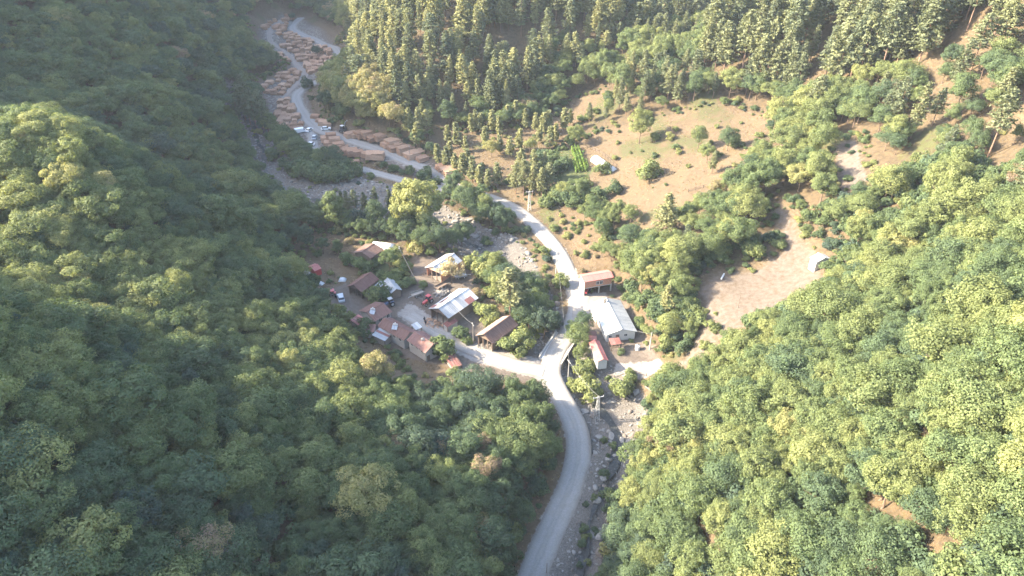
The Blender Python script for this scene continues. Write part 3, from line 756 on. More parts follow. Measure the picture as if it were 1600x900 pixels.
M['rubber'] = simple('tyre_rubber', (.03, .03, .03), .85, .2, 4.0)
M['panel'] = simple('solar_panel', (.30, .34, .38), .2, .1, 1.0, spec=.6)
def brick_mat():
    m, nt, out = new_mat('brick_infill')
    tc = nt.nodes.new('ShaderNodeTexCoord').outputs['Object']
    mp = nt.nodes.new('ShaderNodeMapping'); mp.inputs['Rotation'].default_value = (R(90), 0, 0); nt.links.new(tc, mp.inputs[0])
    b = nt.nodes.new('ShaderNodeTexBrick'); nt.links.new(mp.outputs[0], b.inputs[0])
    b.inputs['Scale'].default_value = 3.0; b.inputs['Color1'].default_value = (.46, .20, .12, 1); b.inputs['Color2'].default_value = (.38, .16, .10, 1); b.inputs['Mortar'].default_value = (.45, .38, .32, 1)
    bsdf(nt, out, b.outputs[0], .9); return m
M['brick'] = brick_mat()

def footprint(A, B, C, h):
    """a rectangle whose eaves show at A, B (one eave) and C (across from B): centre, bearing, length, width, ground height"""
    zg = hit(*B)[2]
    for _ in range(6):
        a, b, c = (at_z(u, v, zg + h) for u, v in (A, B, C))
        ab = (b - a)[:2]; L = np.hypot(*ab); ex = ab / L; ey = np.array([-ex[1], ex[0]]); w = (c - b)[:2] @ ey
        cen = (a + b)[:2] / 2 + ey * w / 2; zg = float(height(cen[0], cen[1]))
    return cen, math.atan2(ex[1], ex[0]), L, abs(w), zg

def window(parent, c, w, h, face, frame='frame_white'):
    """c: centre on the wall face; face: 'x+','x-','y+','y-' outward"""
    s = 1 if face[1] == '+' else -1; ax = face[0]
    def bx(o, dims, off):
        p = list(c); i = 0 if ax == 'x' else 1; p[i] += s * off
        d = (dims[2], dims[0], dims[1]) if ax == 'x' else (dims[0], dims[2], dims[1])
        return o.box(p, d)
    f = MB()
    for dx, dz, ww, hh in ((0, h / 2, w + .16, .1), (0, -h / 2, w + .16, .1), (-w / 2 - .03, 0, .1, h - .1), (w / 2 + .03, 0, .1, h - .1), (0, 0, .07, h - .1)):
        p = list(c); p[1 if ax == 'x' else 0] += dx; p[2] += dz; p[0 if ax == 'x' else 1] += s * .03
        f.box(p, (.08, ww, hh) if ax == 'x' else (ww, .08, hh))
    wo_ = f.build('window', M[frame], parent)
    bx(MB(), (w, h, .03), .01).build('pane', M['glass'], wo_)
def door(parent, c, w, h, face, mat='wood_old'):
    s = 1 if face[1] == '+' else -1; i = 0 if face[0] == 'x' else 1
    p = list(c); p[i] += s * .035
    d = MB().box(p, (.07, w, h) if i == 0 else (w, .07, h)).build('door', M[mat], parent)
    q = list(p); q[i] += s * .06; q[1 - i] += w * .35
    MB().box(q, (.047, .094, .047) if i == 0 else (.094, .047, .047)).build('handle', M['steel'], d)

def corr(a, b, c, d, period=.5, amp=.045, th=.05):
    """a ribbed sheet a-b (eave) to d-c (ridge): ribs run from eave to ridge"""
    a, b, c, d = map(Vector, (a, b, c, d)); n = (b - a).cross(d - a).normalized()
    if n.z < 0: n = -n
    k = max(2, int((b - a).length / period) * 2); m = MB(); vs = []
    for i in range(k + 1):
        t = i / k; o = n * (amp if i % 2 else 0)
        p, q = a.lerp(b, t) + o, d.lerp(c, t) + o; vs += [p, q, p - n * th, q - n * th]
    fs = []
    for i in range(k):
        j = 4 * i; fs += [(j, j + 4, j + 5, j + 1), (j + 2, j + 3, j + 7, j + 6), (j, j + 2, j + 6, j + 4), (j + 1, j + 5, j + 7, j + 3)]
    fs += [(0, 1, 3, 2), (4 * k, 4 * k + 2, 4 * k + 3, 4 * k + 1)]
    return m.add(vs, fs)

def gable(name, label, cat, foot, h, rise, wall, roofs, over=.45, sheets=0, posts=None, open_sides=(), ridge_mat=None, group=None, side_h=None):
    """roofs: (material names for the +y slope, for the -y slope); a list of several gives the sheets different colours"""
    cen, rz, L, Wd, zg = foot
    o = tag(empty(name, (cen[0], cen[1], zg), rz), label, cat, group)
    lx, ly = L / 2 - over, Wd / 2 - over
    zr = h + rise; zl = h + rise * over / (Wd / 2)
    w = MB(); T = .22; sunk = -1.0
    if 'y-' not in open_sides: w.box((0, -ly + T / 2, (zl + sunk) / 2 - .04), (2 * lx, T, zl - sunk - .08))
    if 'y+' not in open_sides: w.box((0, ly - T / 2, (zl + sunk) / 2 - .04), (2 * lx, T, zl - sunk - .08))
    zr_in = h + rise - .06
    for s, nm in ((-1, 'x-'), (1, 'x+')):
        x0, x1 = s * lx, s * (lx - T)
        lo = sunk if nm not in open_sides else h - .1
        pr = [(-ly, lo), (ly, lo), (ly, zl - .1), (0, zr_in), (-ly, zl - .1)]
        vs = [(x0 + s * .004, y, z) for y, z in pr] + [(x1, y, z) for y, z in pr]
        w.add(vs, [(0, 1, 2, 3, 4), (9, 8, 7, 6, 5)] + [(i, i + 5, (i + 1) % 5 + 5, (i + 1) % 5) for i in range(5)])
    w.build('wall', M[wall], o)
    if open_sides:
        fl = MB().box((0, 0, -.2), (2 * lx - .5, 2 * ly - .5, .44)).build('floor', M['stone_wall'], o)
        nP = max(2, int(L / 3.2))
        for sd_ in open_sides:
            for i in range(nP + 1):
                t = -1 + 2 * i / nP
                p = (t * (lx - .1), (ly - .1) * (1 if sd_ == 'y+' else -1)) if sd_[0] == 'y' else ((lx - .1) * (1 if sd_ == 'x+' else -1), t * (ly - .1))
                MB().box((p[0], p[1], h / 2 - .4), (.2, .2, h + .8)).build('post', M['wood_old'], o)
    ro = MB().box((0, 0, zr + .06), (L + .05, .3, .08)).build('roof', M[ridge_mat or roofs[0][0]], o)
    for s, mats in ((1, roofs[0]), (-1, roofs[1])):
        n = sheets if sheets else 1
        for i in range(n):
            x0, x1 = -L / 2 + L * i / n, -L / 2 + L * (i + 1) / n - (.03 if i < n - 1 else 0)
            lift = .012 * (i % 2)
            q = [(x0, s * Wd / 2, h + lift), (x1, s * Wd / 2, h + lift), (x1, s * .04, zr + lift), (x0, s * .04, zr + lift)]
            mt = mats[i] if len(mats) == n else random.choice(mats)
            corr(*q, period=.42 if sheets else .36).build('roof_sheet' if sheets else 'roof_slope', M[mt], ro)
    return o, lx, ly, zg
def shed_roof(name, label, cat, foot, h, drop, wall, mats, sheets=3, over=.3, group=None, open_sides=(), parent=None):
    """single pitch: high at y+, low at y-"""
    cen, rz, L, Wd, zg = foot
    o = tag(empty(name, (cen[0], cen[1], zg), rz), label, cat, group)
    lx, ly = L / 2 - over, Wd / 2 - over; hi, lo = h + drop / 2, h - drop / 2
    w = MB(); T = .2
    if 'y-' not in open_sides: w.box((0, -ly + T / 2, (lo - 1.1) / 2), (2 * lx, T, lo + .9))
    if 'y+' not in open_sides: w.box((0, ly - T / 2, (hi - 1.1) / 2 - .05), (2 * lx, T, hi + .8))
    for s, nm in ((-1, 'x-'), (1, 'x+')):
        if nm in open_sides: continue
        pr = [(-ly, -1), (ly, -1), (ly, hi - .12), (-ly, lo - .05)]
        vs = [(s * (lx + .004), y, z) for y, z in pr] + [(s * (lx - T), y, z) for y, z in pr]
        w.add(vs, [(0, 1, 2, 3), (7, 6, 5, 4)] + [(i, i + 4, (i + 1) % 4 + 4, (i + 1) % 4) for i in range(4)])
    if w.v: w.build('wall', M[wall], o)
    for sx in (-1, 1):
        for sy in (-1, 1):
            hh = (hi if sy > 0 else lo) - .12
            MB().box((sx * (lx - .05), sy * (ly - .05), (hh - .6) / 2), (.18, .18, hh + .6)).build('post', M['wood_old'], o)
    ro = MB().box((0, Wd / 2 - .1, hi - .1), (L - .1, .12, .1)).build('roof', M['wood_old'], o)
    for i in range(sheets):
        x0, x1 = -L / 2 + L * i / sheets, -L / 2 + L * (i + 1) / sheets - .03; lf = .014 * (i % 2)
        corr((x0, -Wd / 2, lo + lf), (x1, -Wd / 2, lo + lf), (x1, Wd / 2, hi + lf), (x0, Wd / 2, hi + lf), .42).build('roof_sheet', M[mats[i % len(mats)]], ro)
    return o, lx, ly, zg
random.seed(21)
# -- two-storey house with coral roof by the road
cen, rz, L, Wd, zg = footprint((912.5, 441), (959.5, 433), (947.5, 421.5), 4.9)
o = tag(empty('roadside_house', (cen[0], cen[1], zg), rz), 'two-storey house with coral red roof over an open garage by the road', 'house')
lx, ly = L / 2 - .35, Wd / 2 - .35
MB().box((0, 0, 2.42), (2 * lx, 2 * ly, .26)).build('floor_slab', M['concrete'], o)
MB().box((0, -ly + .12, 3.55), (2 * lx - .3, .22, 2.0)).build('brick_wall', M['brick'], o)
w = MB().box((-lx + .12, 0, 1.8), (.24, 2 * ly - .3, 5.5)).box((0, ly - .12, 1.8), (2 * lx, .24, 5.5)).box((lx - .12, 0, 3.6), (.2, 2 * ly - .5, 2.0))
w.build('side_wall', M['white_wall'], o)
for x in (-lx + .15, .4, lx - .15): MB().box((x, -ly + .16, 1.0), (.3, .3, 2.7)).build('pillar', M['concrete'], o)
MB().box((0, -ly + .14, 4.66), (2 * lx, .3, .2)).build('ring_beam', M['concrete'], o)
window(o, (-.2, -ly, 3.6), .8, 1.1, 'y-'); window(o, (.9, -ly, 3.6), .8, 1.1, 'y-')
rf = MB().box((0, .0, 5.55), (L * .7, .3, .08)).build('roof', M['tin_coral'], o)
for q in ([(-L / 2, -Wd / 2, 4.85), (L / 2, -Wd / 2, 4.85), (L / 2, 0, 5.55), (-L / 2, 0, 5.55)], [(-L / 2, Wd / 2, 4.85), (L / 2, Wd / 2, 4.85), (L / 2, 0, 5.55), (-L / 2, 0, 5.55)]):
    corr(*q, .45).build('roof_slope', M['tin_coral'], rf)
MB().add([(-lx, -ly, 4.8), (-lx, ly, 4.8), (-lx, 0, 5.5), (-lx + .2, -ly, 4.8), (-lx + .2, ly, 4.8), (-lx + .2, 0, 5.5)], [(0, 1, 2), (5, 4, 3), (0, 3, 4, 1), (1, 4, 5, 2), (2, 5, 3, 0)]).build('gable_end', M['white_wall'], o)
MB().add([(lx, -ly, 4.8), (lx, ly, 4.8), (lx, 0, 5.5), (lx - .2, -ly, 4.8), (lx - .2, ly, 4.8), (lx - .2, 0, 5.5)], [(2, 1, 0), (3, 4, 5), (1, 4, 3, 0), (2, 5, 4, 1), (0, 3, 5, 2)]).build('gable_end', M['white_wall'], o)
HOUSE1 = o
# -- long house with grey tin roof, sunlight painted white on one slope
fp = footprint((946.7, 524), (923, 474), (967.5, 466), 2.5)
o, lx, ly, zg = gable('long_house', 'long house with gabled grey tin roof, its sunlit slope white, beside the yard', 'house', fp, 2.5, 1.35, 'white_wall', (['tin_grey'], ['tin_grey', 'tin_grey']), .4, 9)
# the sun-facing slope gets white tin: its sunlight is put into the colour
sgn = 1 if math.sin(fp[1]) < 0 else -1
left_local = Vector((math.cos(-fp[1]) * -1, math.sin(-fp[1]) * -1)).y
for ch in [c for c in o.children if c.name.startswith('roof')]:
    for sh in ch.children:
        ysum = sum(v.co.y for v in sh.data.vertices)
        if ysum * left_local > 0: sh.data.materials[0] = M['tin_white']
fx = 'x-' if fp[1] > 0 else 'x+'
sx = -1 if fx == 'x-' else 1
window(o, (sx * lx, -1.3, 1.6), .8, .8, fx); window(o, (sx * lx, 2.9, 1.6), .8, .8, fx); door(o, (sx * lx, .9, 1.0), .95, 2.0, fx)
for k in range(3): window(o, (-lx + 2.5 + k * 4.4, ly if left_local > 0 else -ly, 1.5), .9, .9, 'y+' if left_local > 0 else 'y-')
MB().box((-sx * lx * .8, left_local * .9, 4.0), (.6, .6, 1.6)).box((-sx * lx * .8, left_local * .9, 4.84), (.585, .585, .094)).build('chimney', M['stone_wall'], o)
LONG = fp
fpp = footprint((951, 529.5), (967.5, 527.5), (969.5, 536.5), 2.2)
shed_roof('porch_shelter', 'small rust red tin shelter against the white gable wall', 'shelter', fpp, 2.15, .25, 'wood_old', ['tin_rust'], 2, .15, None, ('y-', 'x-', 'x+', 'y+'))
fpp = footprint((921, 483), (934, 479), (940, 492), 2.3)
shed_roof('white_annex', 'low white tin annex on the roadside of the long house', 'shed', fpp, 2.3, .3, 'white_wall', ['tin_white', 'tin_white', 'tin_rust'], 3, .15)
fpp = footprint((921, 466), (937, 460), (943, 468), 2.6)
fp = footprint((933.5, 565), (919.5, 534), (934, 527.5), 1.7)
gable('coral_shed', 'small shed with faded coral red tin roof behind the bridge trees', 'shed', fp, 1.7, .6, 'white_wall', (['tin_coral'], ['tin_coral']), .25, 4)
fp = footprint((919.5, 531), (918, 517), (931, 515.5), 2.3)
shed_roof('dull_lean_to', 'dull brownish red lean-to behind the coral shed', 'shed', fp, 2.3, .3, 'wood_old', ['tin_rust', 'tile_pink'], 2, .15)
# -- barns of the village
fp = footprint((742.7, 524), (784, 494.7), (812, 506.7), 3.0)
gable('tiled_barn', 'open timber barn with brown tiled roof, its sunlit slope pale, by the village lane', 'barn', fp, 3.0, 1.8, 'wood_old', (['tile_sunlit'], ['tile_brown']), .5, 0, open_sides=('x-',), ridge_mat='tile_brown')  # slope towards the sun in lightened tiles, its light painted in
fp = footprint((669.5, 482), (717, 451), (746, 467), 3.2)
o, lx, ly, zg = gable('patchwork_barn', 'long barn with patched white, grey and rust tin roof at the square', 'barn', fp, 3.2, 1.7, 'wood_old', (['tin_white'] * 8, ['tin_grey', 'tin_grey', 'tin_grey', 'tin_white', 'tin_grey', 'tin_grey', 'tin_white', 'tin_white']), .4, 8, open_sides=('x-',), ridge_mat='tin_grey')
hw_ = fp[3] / 2
def patch(x0, x1, f0, f1, s, mt):
    z = lambda f: 3.2 + 1.7 * (1 - f) + .1
    corr((x0, s * hw_ * f1, z(f1)), (x1, s * hw_ * f1, z(f1)), (x1, s * hw_ * f0, z(f0)), (x0, s * hw_ * f0, z(f0)), .42).build('patch_sheet', M[mt], o)
patch(lx * .35, lx * .8, .55, 1.0, -1, 'tin_rust'); patch(-lx, -lx * .7, .6, 1.0, 1, 'tin_rust'); patch(-lx * .5, lx * .1, .55, .75, 1, 'tile_pink')
for k in range(3): MB().tube((-lx * .5 + k * lx * .45, .25, 4.75), (-lx * .5 + k * lx * .45, .25, 5.5), .1, .1, 8).build('vent_pipe', M['steel'], o)
fpp = footprint((692, 506.5), (709, 496.5), (713, 502.5), 2.0)
shed_roof('rust_outhouse', 'low outhouse with rusty red roof against the patchwork barn', 'shed', fpp, 2.0, .4, 'plaster', ['tin_rust'], 3, .1)
fp = footprint((663.5, 418), (697, 397), (722, 408), 3.0)
gable('white_tin_barn', 'open barn with clean white tin roof behind the square', 'barn', fp, 3.0, 1.5, 'brick', (['tin_white'], ['tin_grey', 'tin_white']), .4, 6, open_sides=('x-',))
fp = footprint((541, 448), (569, 428), (592, 437), 2.8)
gable('orange_tiled_barn', 'open-fronted barn with orange-red tiled roof behind the tractor', 'barn', fp, 2.8, 1.6, 'wood_old', (['tile_red'], ['tile_red']), .45, 0, open_sides=('x-',))
fpp = footprint((571, 460), (594, 440), (598, 445), 2.1)
shed_roof('grey_lean_to', 'narrow grey tin lean-to beside the orange tiled barn', 'shed', fpp, 2.2, .5, 'wood_old', ['tin_grey'], 4, .1, None, ('y-',))
fp = footprint((597, 441), (611, 458.5), (625, 449), 2.4)
gable('grey_tin_shed', 'little dark shed with grey tin roof among shrubs', 'shed', fp, 2.4, .9, 'wood_old', (['tin_grey'], ['tin_grey']), .3, 3)
fp = footprint((551, 395), (571, 381), (596, 392), 3.0)
gable('old_brown_barn', 'old barn with sagging brown tiled roof and dark board walls', 'barn', fp, 3.0, 1.2, 'wood_old', (['tile_brown'], ['tile_brown']), .5, 0)
fp = footprint((481, 416), (492, 411.5), (497.5, 421.5), 1.9)
o, lx, ly, zg = gable('red_shed', 'tiny bright red shed alone in the dry grass', 'shed', fp, 1.9, .6, 'red_paint', (['tin_coral'], ['tin_coral']), .12, 0)
# -- houses in a row along the lane
fp = footprint((560, 485.5), (587, 471), (612, 488), 3.4)
o, lx, ly, zg = gable('upper_house', 'red-roofed house with solar heater at the far end of the row', 'house', fp, 3.4, 1.2, 'plaster', (['tile_red'], ['tile_red']), .4, 0); H_UP = fp
for k in range(2): window(o, (-lx + 1.6 + k * 2.6, -ly, 2.6), .9, 1.1, 'y-')
door(o, (-lx, .5, 1.0), .95, 2.0, 'x-'); window(o, (lx, 0, 2.7), .9, 1.0, 'x+')
fp = footprint((547, 501.5), (560, 492.5), (574, 502), 2.5)
shed_roof('striped_outhouse', 'low outhouse with streaked rusty roof below the upper house', 'shed', fp, 2.5, .6, 'stone_wall', ['tin_rust', 'tile_pink', 'tin_rust', 'tin_coral'], 4, .2)
fp = footprint((573, 507), (589, 508), (600, 519), 2.6)
shed_roof('small_brown_annex', 'small brown-roofed annex between the two solar houses', 'shed', fp, 2.6, .5, 'plaster', ['tile_pink', 'tile_red'], 3, .2)
fp = footprint((581, 525), (593, 513.5), (608, 524.5), 2.4)
shed_roof('grey_streaked_annex', 'lean-to with grey and rust striped tin below the middle house', 'shed', fp, 2.4, .7, 'stone_wall', ['tin_grey', 'tin_grey', 'tin_rust', 'tin_grey'], 4, .2)
fp = footprint((631, 532.5), (589, 509.5), (611, 496), 3.2); H_MID = fp
o, lx, ly, zg = gable('middle_house', 'long red-roofed house with solar heater in the middle of the row', 'house', fp, 3.2, 1.2, 'plaster', (['tile_red'], ['tile_pink']), .4, 0)
for k in range(4): window(o, (-lx + 1.5 + k * (2 * lx - 3) / 3, ly, 2.5), .9, 1.0, 'y+'); window(o, (-lx + 1.5 + k * (2 * lx - 3) / 3, -ly, 2.5), .9, 1.0, 'y-')
fp = footprint((664.5, 552), (635, 531.5), (659, 515.5), 3.6); H_LOW = fp
o, lx, ly, zg = gable('lower_house', 'pale-walled house with weathered pink roof at the near end of the row', 'house', fp, 3.6, 1.3, 'plaster', (['tile_pink'], ['tile_pink']), .4, 0)
for k in range(3):
    for yy, fc in ((ly, 'y+'), (-ly, 'y-')): window(o, (-lx + 1.3 + k * (2 * lx - 2.6) / 2, yy, 3.0), .8, 1.0, fc)
window(o, (-lx, 0, 3.0), .8, 1.0, 'x-'); door(o, (-lx, 1.6, 1.0), .95, 2.0, 'x-')
fp = footprint((642, 508), (652, 503.5), (660, 510.5), 2.6)
shed_roof('sky_blue_porch', 'pale grey tin porch on the lane side of the middle house', 'shelter', fp, 2.6, .3, 'plaster', ['tin_grey', 'tin_white'], 2, .15, None, ('y-', 'x-', 'x+', 'y+'))
fp = footprint((693, 555), (709, 550), (737, 565), 1.5)
shed_roof('roadside_rust_shed', 'low rusty-roofed shed beside the lane above the near wood', 'shed', fp, 1.5, .3, 'stone_wall', ['tin_rust', 'tile_pink', 'tin_rust', 'tile_red'], 4, .2)
fp = footprint((1265, 402), (1276, 410), (1290, 398), 2.2)
gable('white_hut', 'small white hut at the edge of the sunny bench', 'hut', fp, 2.2, .8, 'white_wall', (['tin_white'], ['tin_white']), .2, 0)
# -- plastic tunnels
def tunnel(name, label, A, B, C, h):
    cen, rz, L, Wd, zg = footprint(A, B, C, .3)
    o = tag(empty(name, (cen[0], cen[1], zg), rz), label, 'greenhouse')
    n, ns = 12, max(4, int(L / 1.5)); vs, fs = [], []
    for i in range(ns + 1):
        for k in range(n + 1):
            a = math.pi * k / n; bulge = 1.0 if i % 2 else .985
            vs.append((-L / 2 + L * i / ns, math.cos(a) * Wd / 2 * bulge, math.sin(a) * h * bulge - .1))
    for i in range(ns):
        for k in range(n): fs.append((i * (n + 1) + k, i * (n + 1) + k + 1, (i + 1) * (n + 1) + k + 1, (i + 1) * (n + 1) + k))
    fs += [tuple(range(n, -1, -1)), tuple(ns * (n + 1) + k for k in range(n + 1))]
    mesh_obj('film', vs, fs, M['plastic'], o, True)
    for i in range(0, ns + 1, 2):
        b = MB()
        for k in range(n):
            a0, a1 = math.pi * k / n, math.pi * (k + 1) / n; x = -L / 2 + L * i / ns
            b.tube((x, math.cos(a0) * (Wd / 2 + .03), math.sin(a0) * (h + .03) - .1), (x, math.cos(a1) * (Wd / 2 + .03), math.sin(a1) * (h + .03) - .1), .03, None, 5)
        b.build('hoop', M['steel'], o)
    s = MB().box((-L / 2 - .03, 0, h * .4), (.06, 1.0, h * .8)).build('door', M['frame_white'], o)
    return o
tunnel('plastic_tunnel', 'long white plastic tunnel greenhouse at the meadow edge', (922.5, 250), (951, 270), (960, 263), 1.9)
tunnel('short_tunnel', 'short white plastic tunnel behind the old brown barn', (581, 387), (613, 391), (615, 383.5), 1.8)
# -- solar heaters and dish on roofs
def roof_point(u, v, zabs):
    return at_z(u, v, zabs)
def solar(u, v, fp, h, label):
    p = roof_point(u, v, fp[4] + h)
    o = tag(empty('solar_water_heater', p, R(-12)), label, 'solar heater', 'solar heaters on the house roofs')
    o.scale = (.74, .74, .66)
    fr = MB()
    for x in (-.9, .9): fr.tube((x, -.8, -.9), (x, -.8, .1), .05).tube((x, .7, -1.0), (x, .7, 1.25), .05).tube((x, -.8, .1), (x, .7, 1.2), .05)
    fr.build('frame', M['steel'], o)
    for x in (-.52, .52): MB().slab([(x - .48, -.85, .12), (x + .48, -.85, .12), (x + .48, .55, 1.08), (x - .48, .55, 1.08)], .08).build('panel', M['panel'], o)
    MB().tube((-.8, .75, 1.45), (.8, .75, 1.45), .3, .3, 10).build('tank', M['white_wall'], o)
    MB().box((0, .78, 2.0), (.378, .378, .378)).build('header_tank', M['white_wall'], o)
solar(582, 489, H_UP, 4.2, 'solar water heater on the upper red-roofed house')
solar(617, 513, H_MID, 4.0, 'solar water heater on the long middle house')
p = roof_point(661, 532, H_LOW[4] + 4.7); o = tag(empty('satellite_dish', p), 'satellite dish on the weathered pink roof', 'dish')
vs, fs = [], []
for i in range(3):
    for k in range(14):
        a = 6.283 * k / 14; r = .15 + .35 * i / 2 * 1.2; vs.append((math.cos(a) * r, -.3 + .35 * r * r, .55 + math.sin(a) * r))
for i in range(2): fs += [(i * 14 + k, i * 14 + (k + 1) % 14, (i + 1) * 14 + (k + 1) % 14, (i + 1) * 14 + k) for k in range(14)]
fs.append(tuple(range(14))); mesh_obj('reflector', vs, fs, M['frame_white'], o, True)
MB().tube((0, 0, -1.0), (0, -.1, .5), .04).tube((0, -.3, .15), (0, -.8, .5), .02).build('mast', M['steel'], o)

# ------------------------------------------------------------------ bridge
ml = ROADS['main']['line']
dd = np.hypot(ml[:, None, 0] - stream[None, :, 0], ml[:, None, 1] - stream[None, :, 1])
ib = int(np.unravel_index(np.argmin(np.where((ml[:, 1] > 105)[:, None] & (ml[:, 1] < 165)[:, None], dd, 1e9)), dd.shape)[0])
bp = ml[ib]; bt = ml[min(ib + 2, len(ml) - 1)] - ml[ib - 2]; ba = math.atan2(bt[1], bt[0])
br = tag(empty('road_bridge', (bp[0], bp[1], bp[2]), ba), 'small concrete bridge carrying the gravel road over the stream', 'bridge')
MB().box((0, 0, -.36), (12, 6.2, .6)).build('deck', M['concrete'], br)
for s in (-1, 1):
    MB().box((0, s * 3.05, .14), (12, .3, .3)).build('parapet', M['concrete'], br)
    for sx in (-1, 1): MB().box((sx * 5.2, s * 2.3, -2.0), (1.6, 1.6, 2.68)).build('abutment', M['stone_wall'], br)
    rl = MB().tube((-5.8, s * 3.05, .9), (5.8, s * 3.05, .9), .035)
    for k in range(6): rl.tube((-5.8 + k * 11.6 / 5, s * 3.05, .2), (-5.8 + k * 11.6 / 5, s * 3.05, .9), .035)
    rl.build('railing', M['steel'], br)
# ------------------------------------------------------------------ stream water
def water_mat():
    m, nt, out = new_mat('stream_water'); p = geo_pos(nt); n = noise(nt, 1.6, 4, .6, p)
    c = ramp(nt, n, [(.35, (.02, .022, .022)), (.6, (.04, .042, .04)), (.78, (.14, .14, .13))])
    bsdf(nt, out, c, .35, n, .8, .2, spec=.25); return m
M['water'] = water_mat()
t = np.gradient(stream[:, :2], axis=0); t /= np.linalg.norm(t, axis=1)[:, None] + 1e-9; nr = np.c_[-t[:, 1], t[:, 0]]
off = 2.6 * fbm(np.arange(len(stream)) / 6.0, np.zeros(len(stream)), 5, 2)
wv, wf = [], []
zz_w = smooth(np.c_[stream[:, :2], height(stream[:, 0] + nr[:, 0] * off, stream[:, 1] + nr[:, 1] * off)], 12)[:, 2] + .22
for i in range(len(stream)):
    hw = .95 + 1.0 * vnoise(i / 3.0, 1.0, 9)
    for s in (-1, 0, 1):
        q = off[i] + s * max(.7, hw); wv.append((stream[i, 0] + nr[i, 0] * q, stream[i, 1] + nr[i, 1] * q, zz_w[i]))
for i in range(len(stream) - 1):
    for k in range(2): wf.append((i * 3 + k, i * 3 + k + 1, (i + 1) * 3 + k + 1, (i + 1) * 3 + k))
tag(mesh_obj('stream', wv, wf, M['water'], None, True), 'shallow dark stream between pale stones', 'stream', kind='structure')

# ------------------------------------------------------------------ stones
M['rock'] = simple('pale_rock', (.204, .195, .180), .95, .5, 1.2)
M['rock_b'] = simple('brown_rock', (.150, .128, .109), .95, .45, 1.2)
M['rock_dark'] = simple('wet_rock', (.2, .19, .18), .8, .35, 1.5)
def rock_mesh(seed, mat):
    bm = bmesh.new(); bmesh.ops.create_icosphere(bm, subdivisions=2, radius=1.0); r = random.Random(seed)
    ax = [Vector((r.gauss(0, 1), r.gauss(0, 1), r.gauss(0, 1))).normalized() for _ in range(7)]; cut = [r.uniform(.38, .72) for _ in ax]
    for v in bm.verts:
        for a, c in zip(ax, cut):
            d = v.co.dot(a)
            if d > c: v.co -= a * (d - c) * .9
        v.co.x *= 1.25; v.co.z *= .72
    me = bpy.data.meshes.new('rock'); bm.to_mesh(me); bm.free(); me.materials.append(mat); return me
ROCKS = [rock_mesh(s, M['rock' if s != 2 else 'rock_b']) for s in range(4)] + [rock_mesh(9, M['rock_dark'])]
rx, ry = scatter(-180, 60, 30, 380, .95, 44)
dS, iS = dist_line(rx, ry, stream); g = grid_at(ZN['z_gravel'], rx, ry)
k = (g > .45) & in_frame(rx, ry, 60, 60) & (grid_at(ROAD_D, rx, ry) > .5); rx, ry, g, dS = rx[k], ry[k], g[k], dS[k]
k = RNG.uniform(0, 1, len(rx)) < (.85 * np.clip(vnoise(rx / 6., ry / 6., 71) + .75, 0, 1)); rx, ry, dS = rx[k], ry[k], dS[k]
rs = np.exp(RNG.normal(-1.2, .5, len(rx))); rs = np.clip(rs, .08, .95)
pr = np.stack([rx, ry, height(rx, ry)], -1); ru, rv, rf_ = project(pr); big = FPX * rs * 2 / rf_
vis = (ru > 0) & (ru < 1600) & (rv > 0) & (rv < 900)
order = np.argsort(-np.where(vis, big, 0)); bsel = order[:130]
mask = np.ones(len(rx), bool); mask[bsel] = False
instancer('river_stones', [[r] for r in ROCKS], pr[mask], rs[mask][:, None] * RNG.uniform(.75, 1.25, (mask.sum(), 3)), RNG.uniform(0, 6.28, mask.sum()), RNG.choice(5, mask.sum(), p=[.23, .23, .23, .23, .08]), np.zeros(mask.sum()), 'pale stones strewn over the stream bed')
BL = {}
for i in bsel:
    o = link(bpy.data.objects.new('boulder', ROCKS[int(RNG.integers(0, 4))])); s = rs[i] * 1.25
    o.location = (rx[i], ry[i], pr[i, 2] + s * .05); o.rotation_euler = (0, 0, RNG.uniform(0, 6.28)); o.scale = (s, s * RNG.uniform(.8, 1.1), s * RNG.uniform(.8, 1.2))
    wh = 'beside the lower road' if rv[i] > 700 else 'below the bridge' if rv[i] > 560 else 'above the bridge' if rv[i] > 350 else 'in the wide bed by the yard'
    sz = 'large' if s > .85 else 'medium' if s > .65 else 'small'
    nearw = 'wet side' if dS[i] < 2.2 else 'dry side'
    BL.setdefault((f'{sz} pale boulder {wh}, {nearw}', f'boulders {wh}'), []).append((rv[i], o))

for (l, g_), mem in BL.items():
    for n, (_, o) in enumerate(sorted(mem, key=lambda q: q[0])): tag(o, l if len(mem) == 1 else f'{l}, {ordinal(n)} from top', 'boulder', g_)

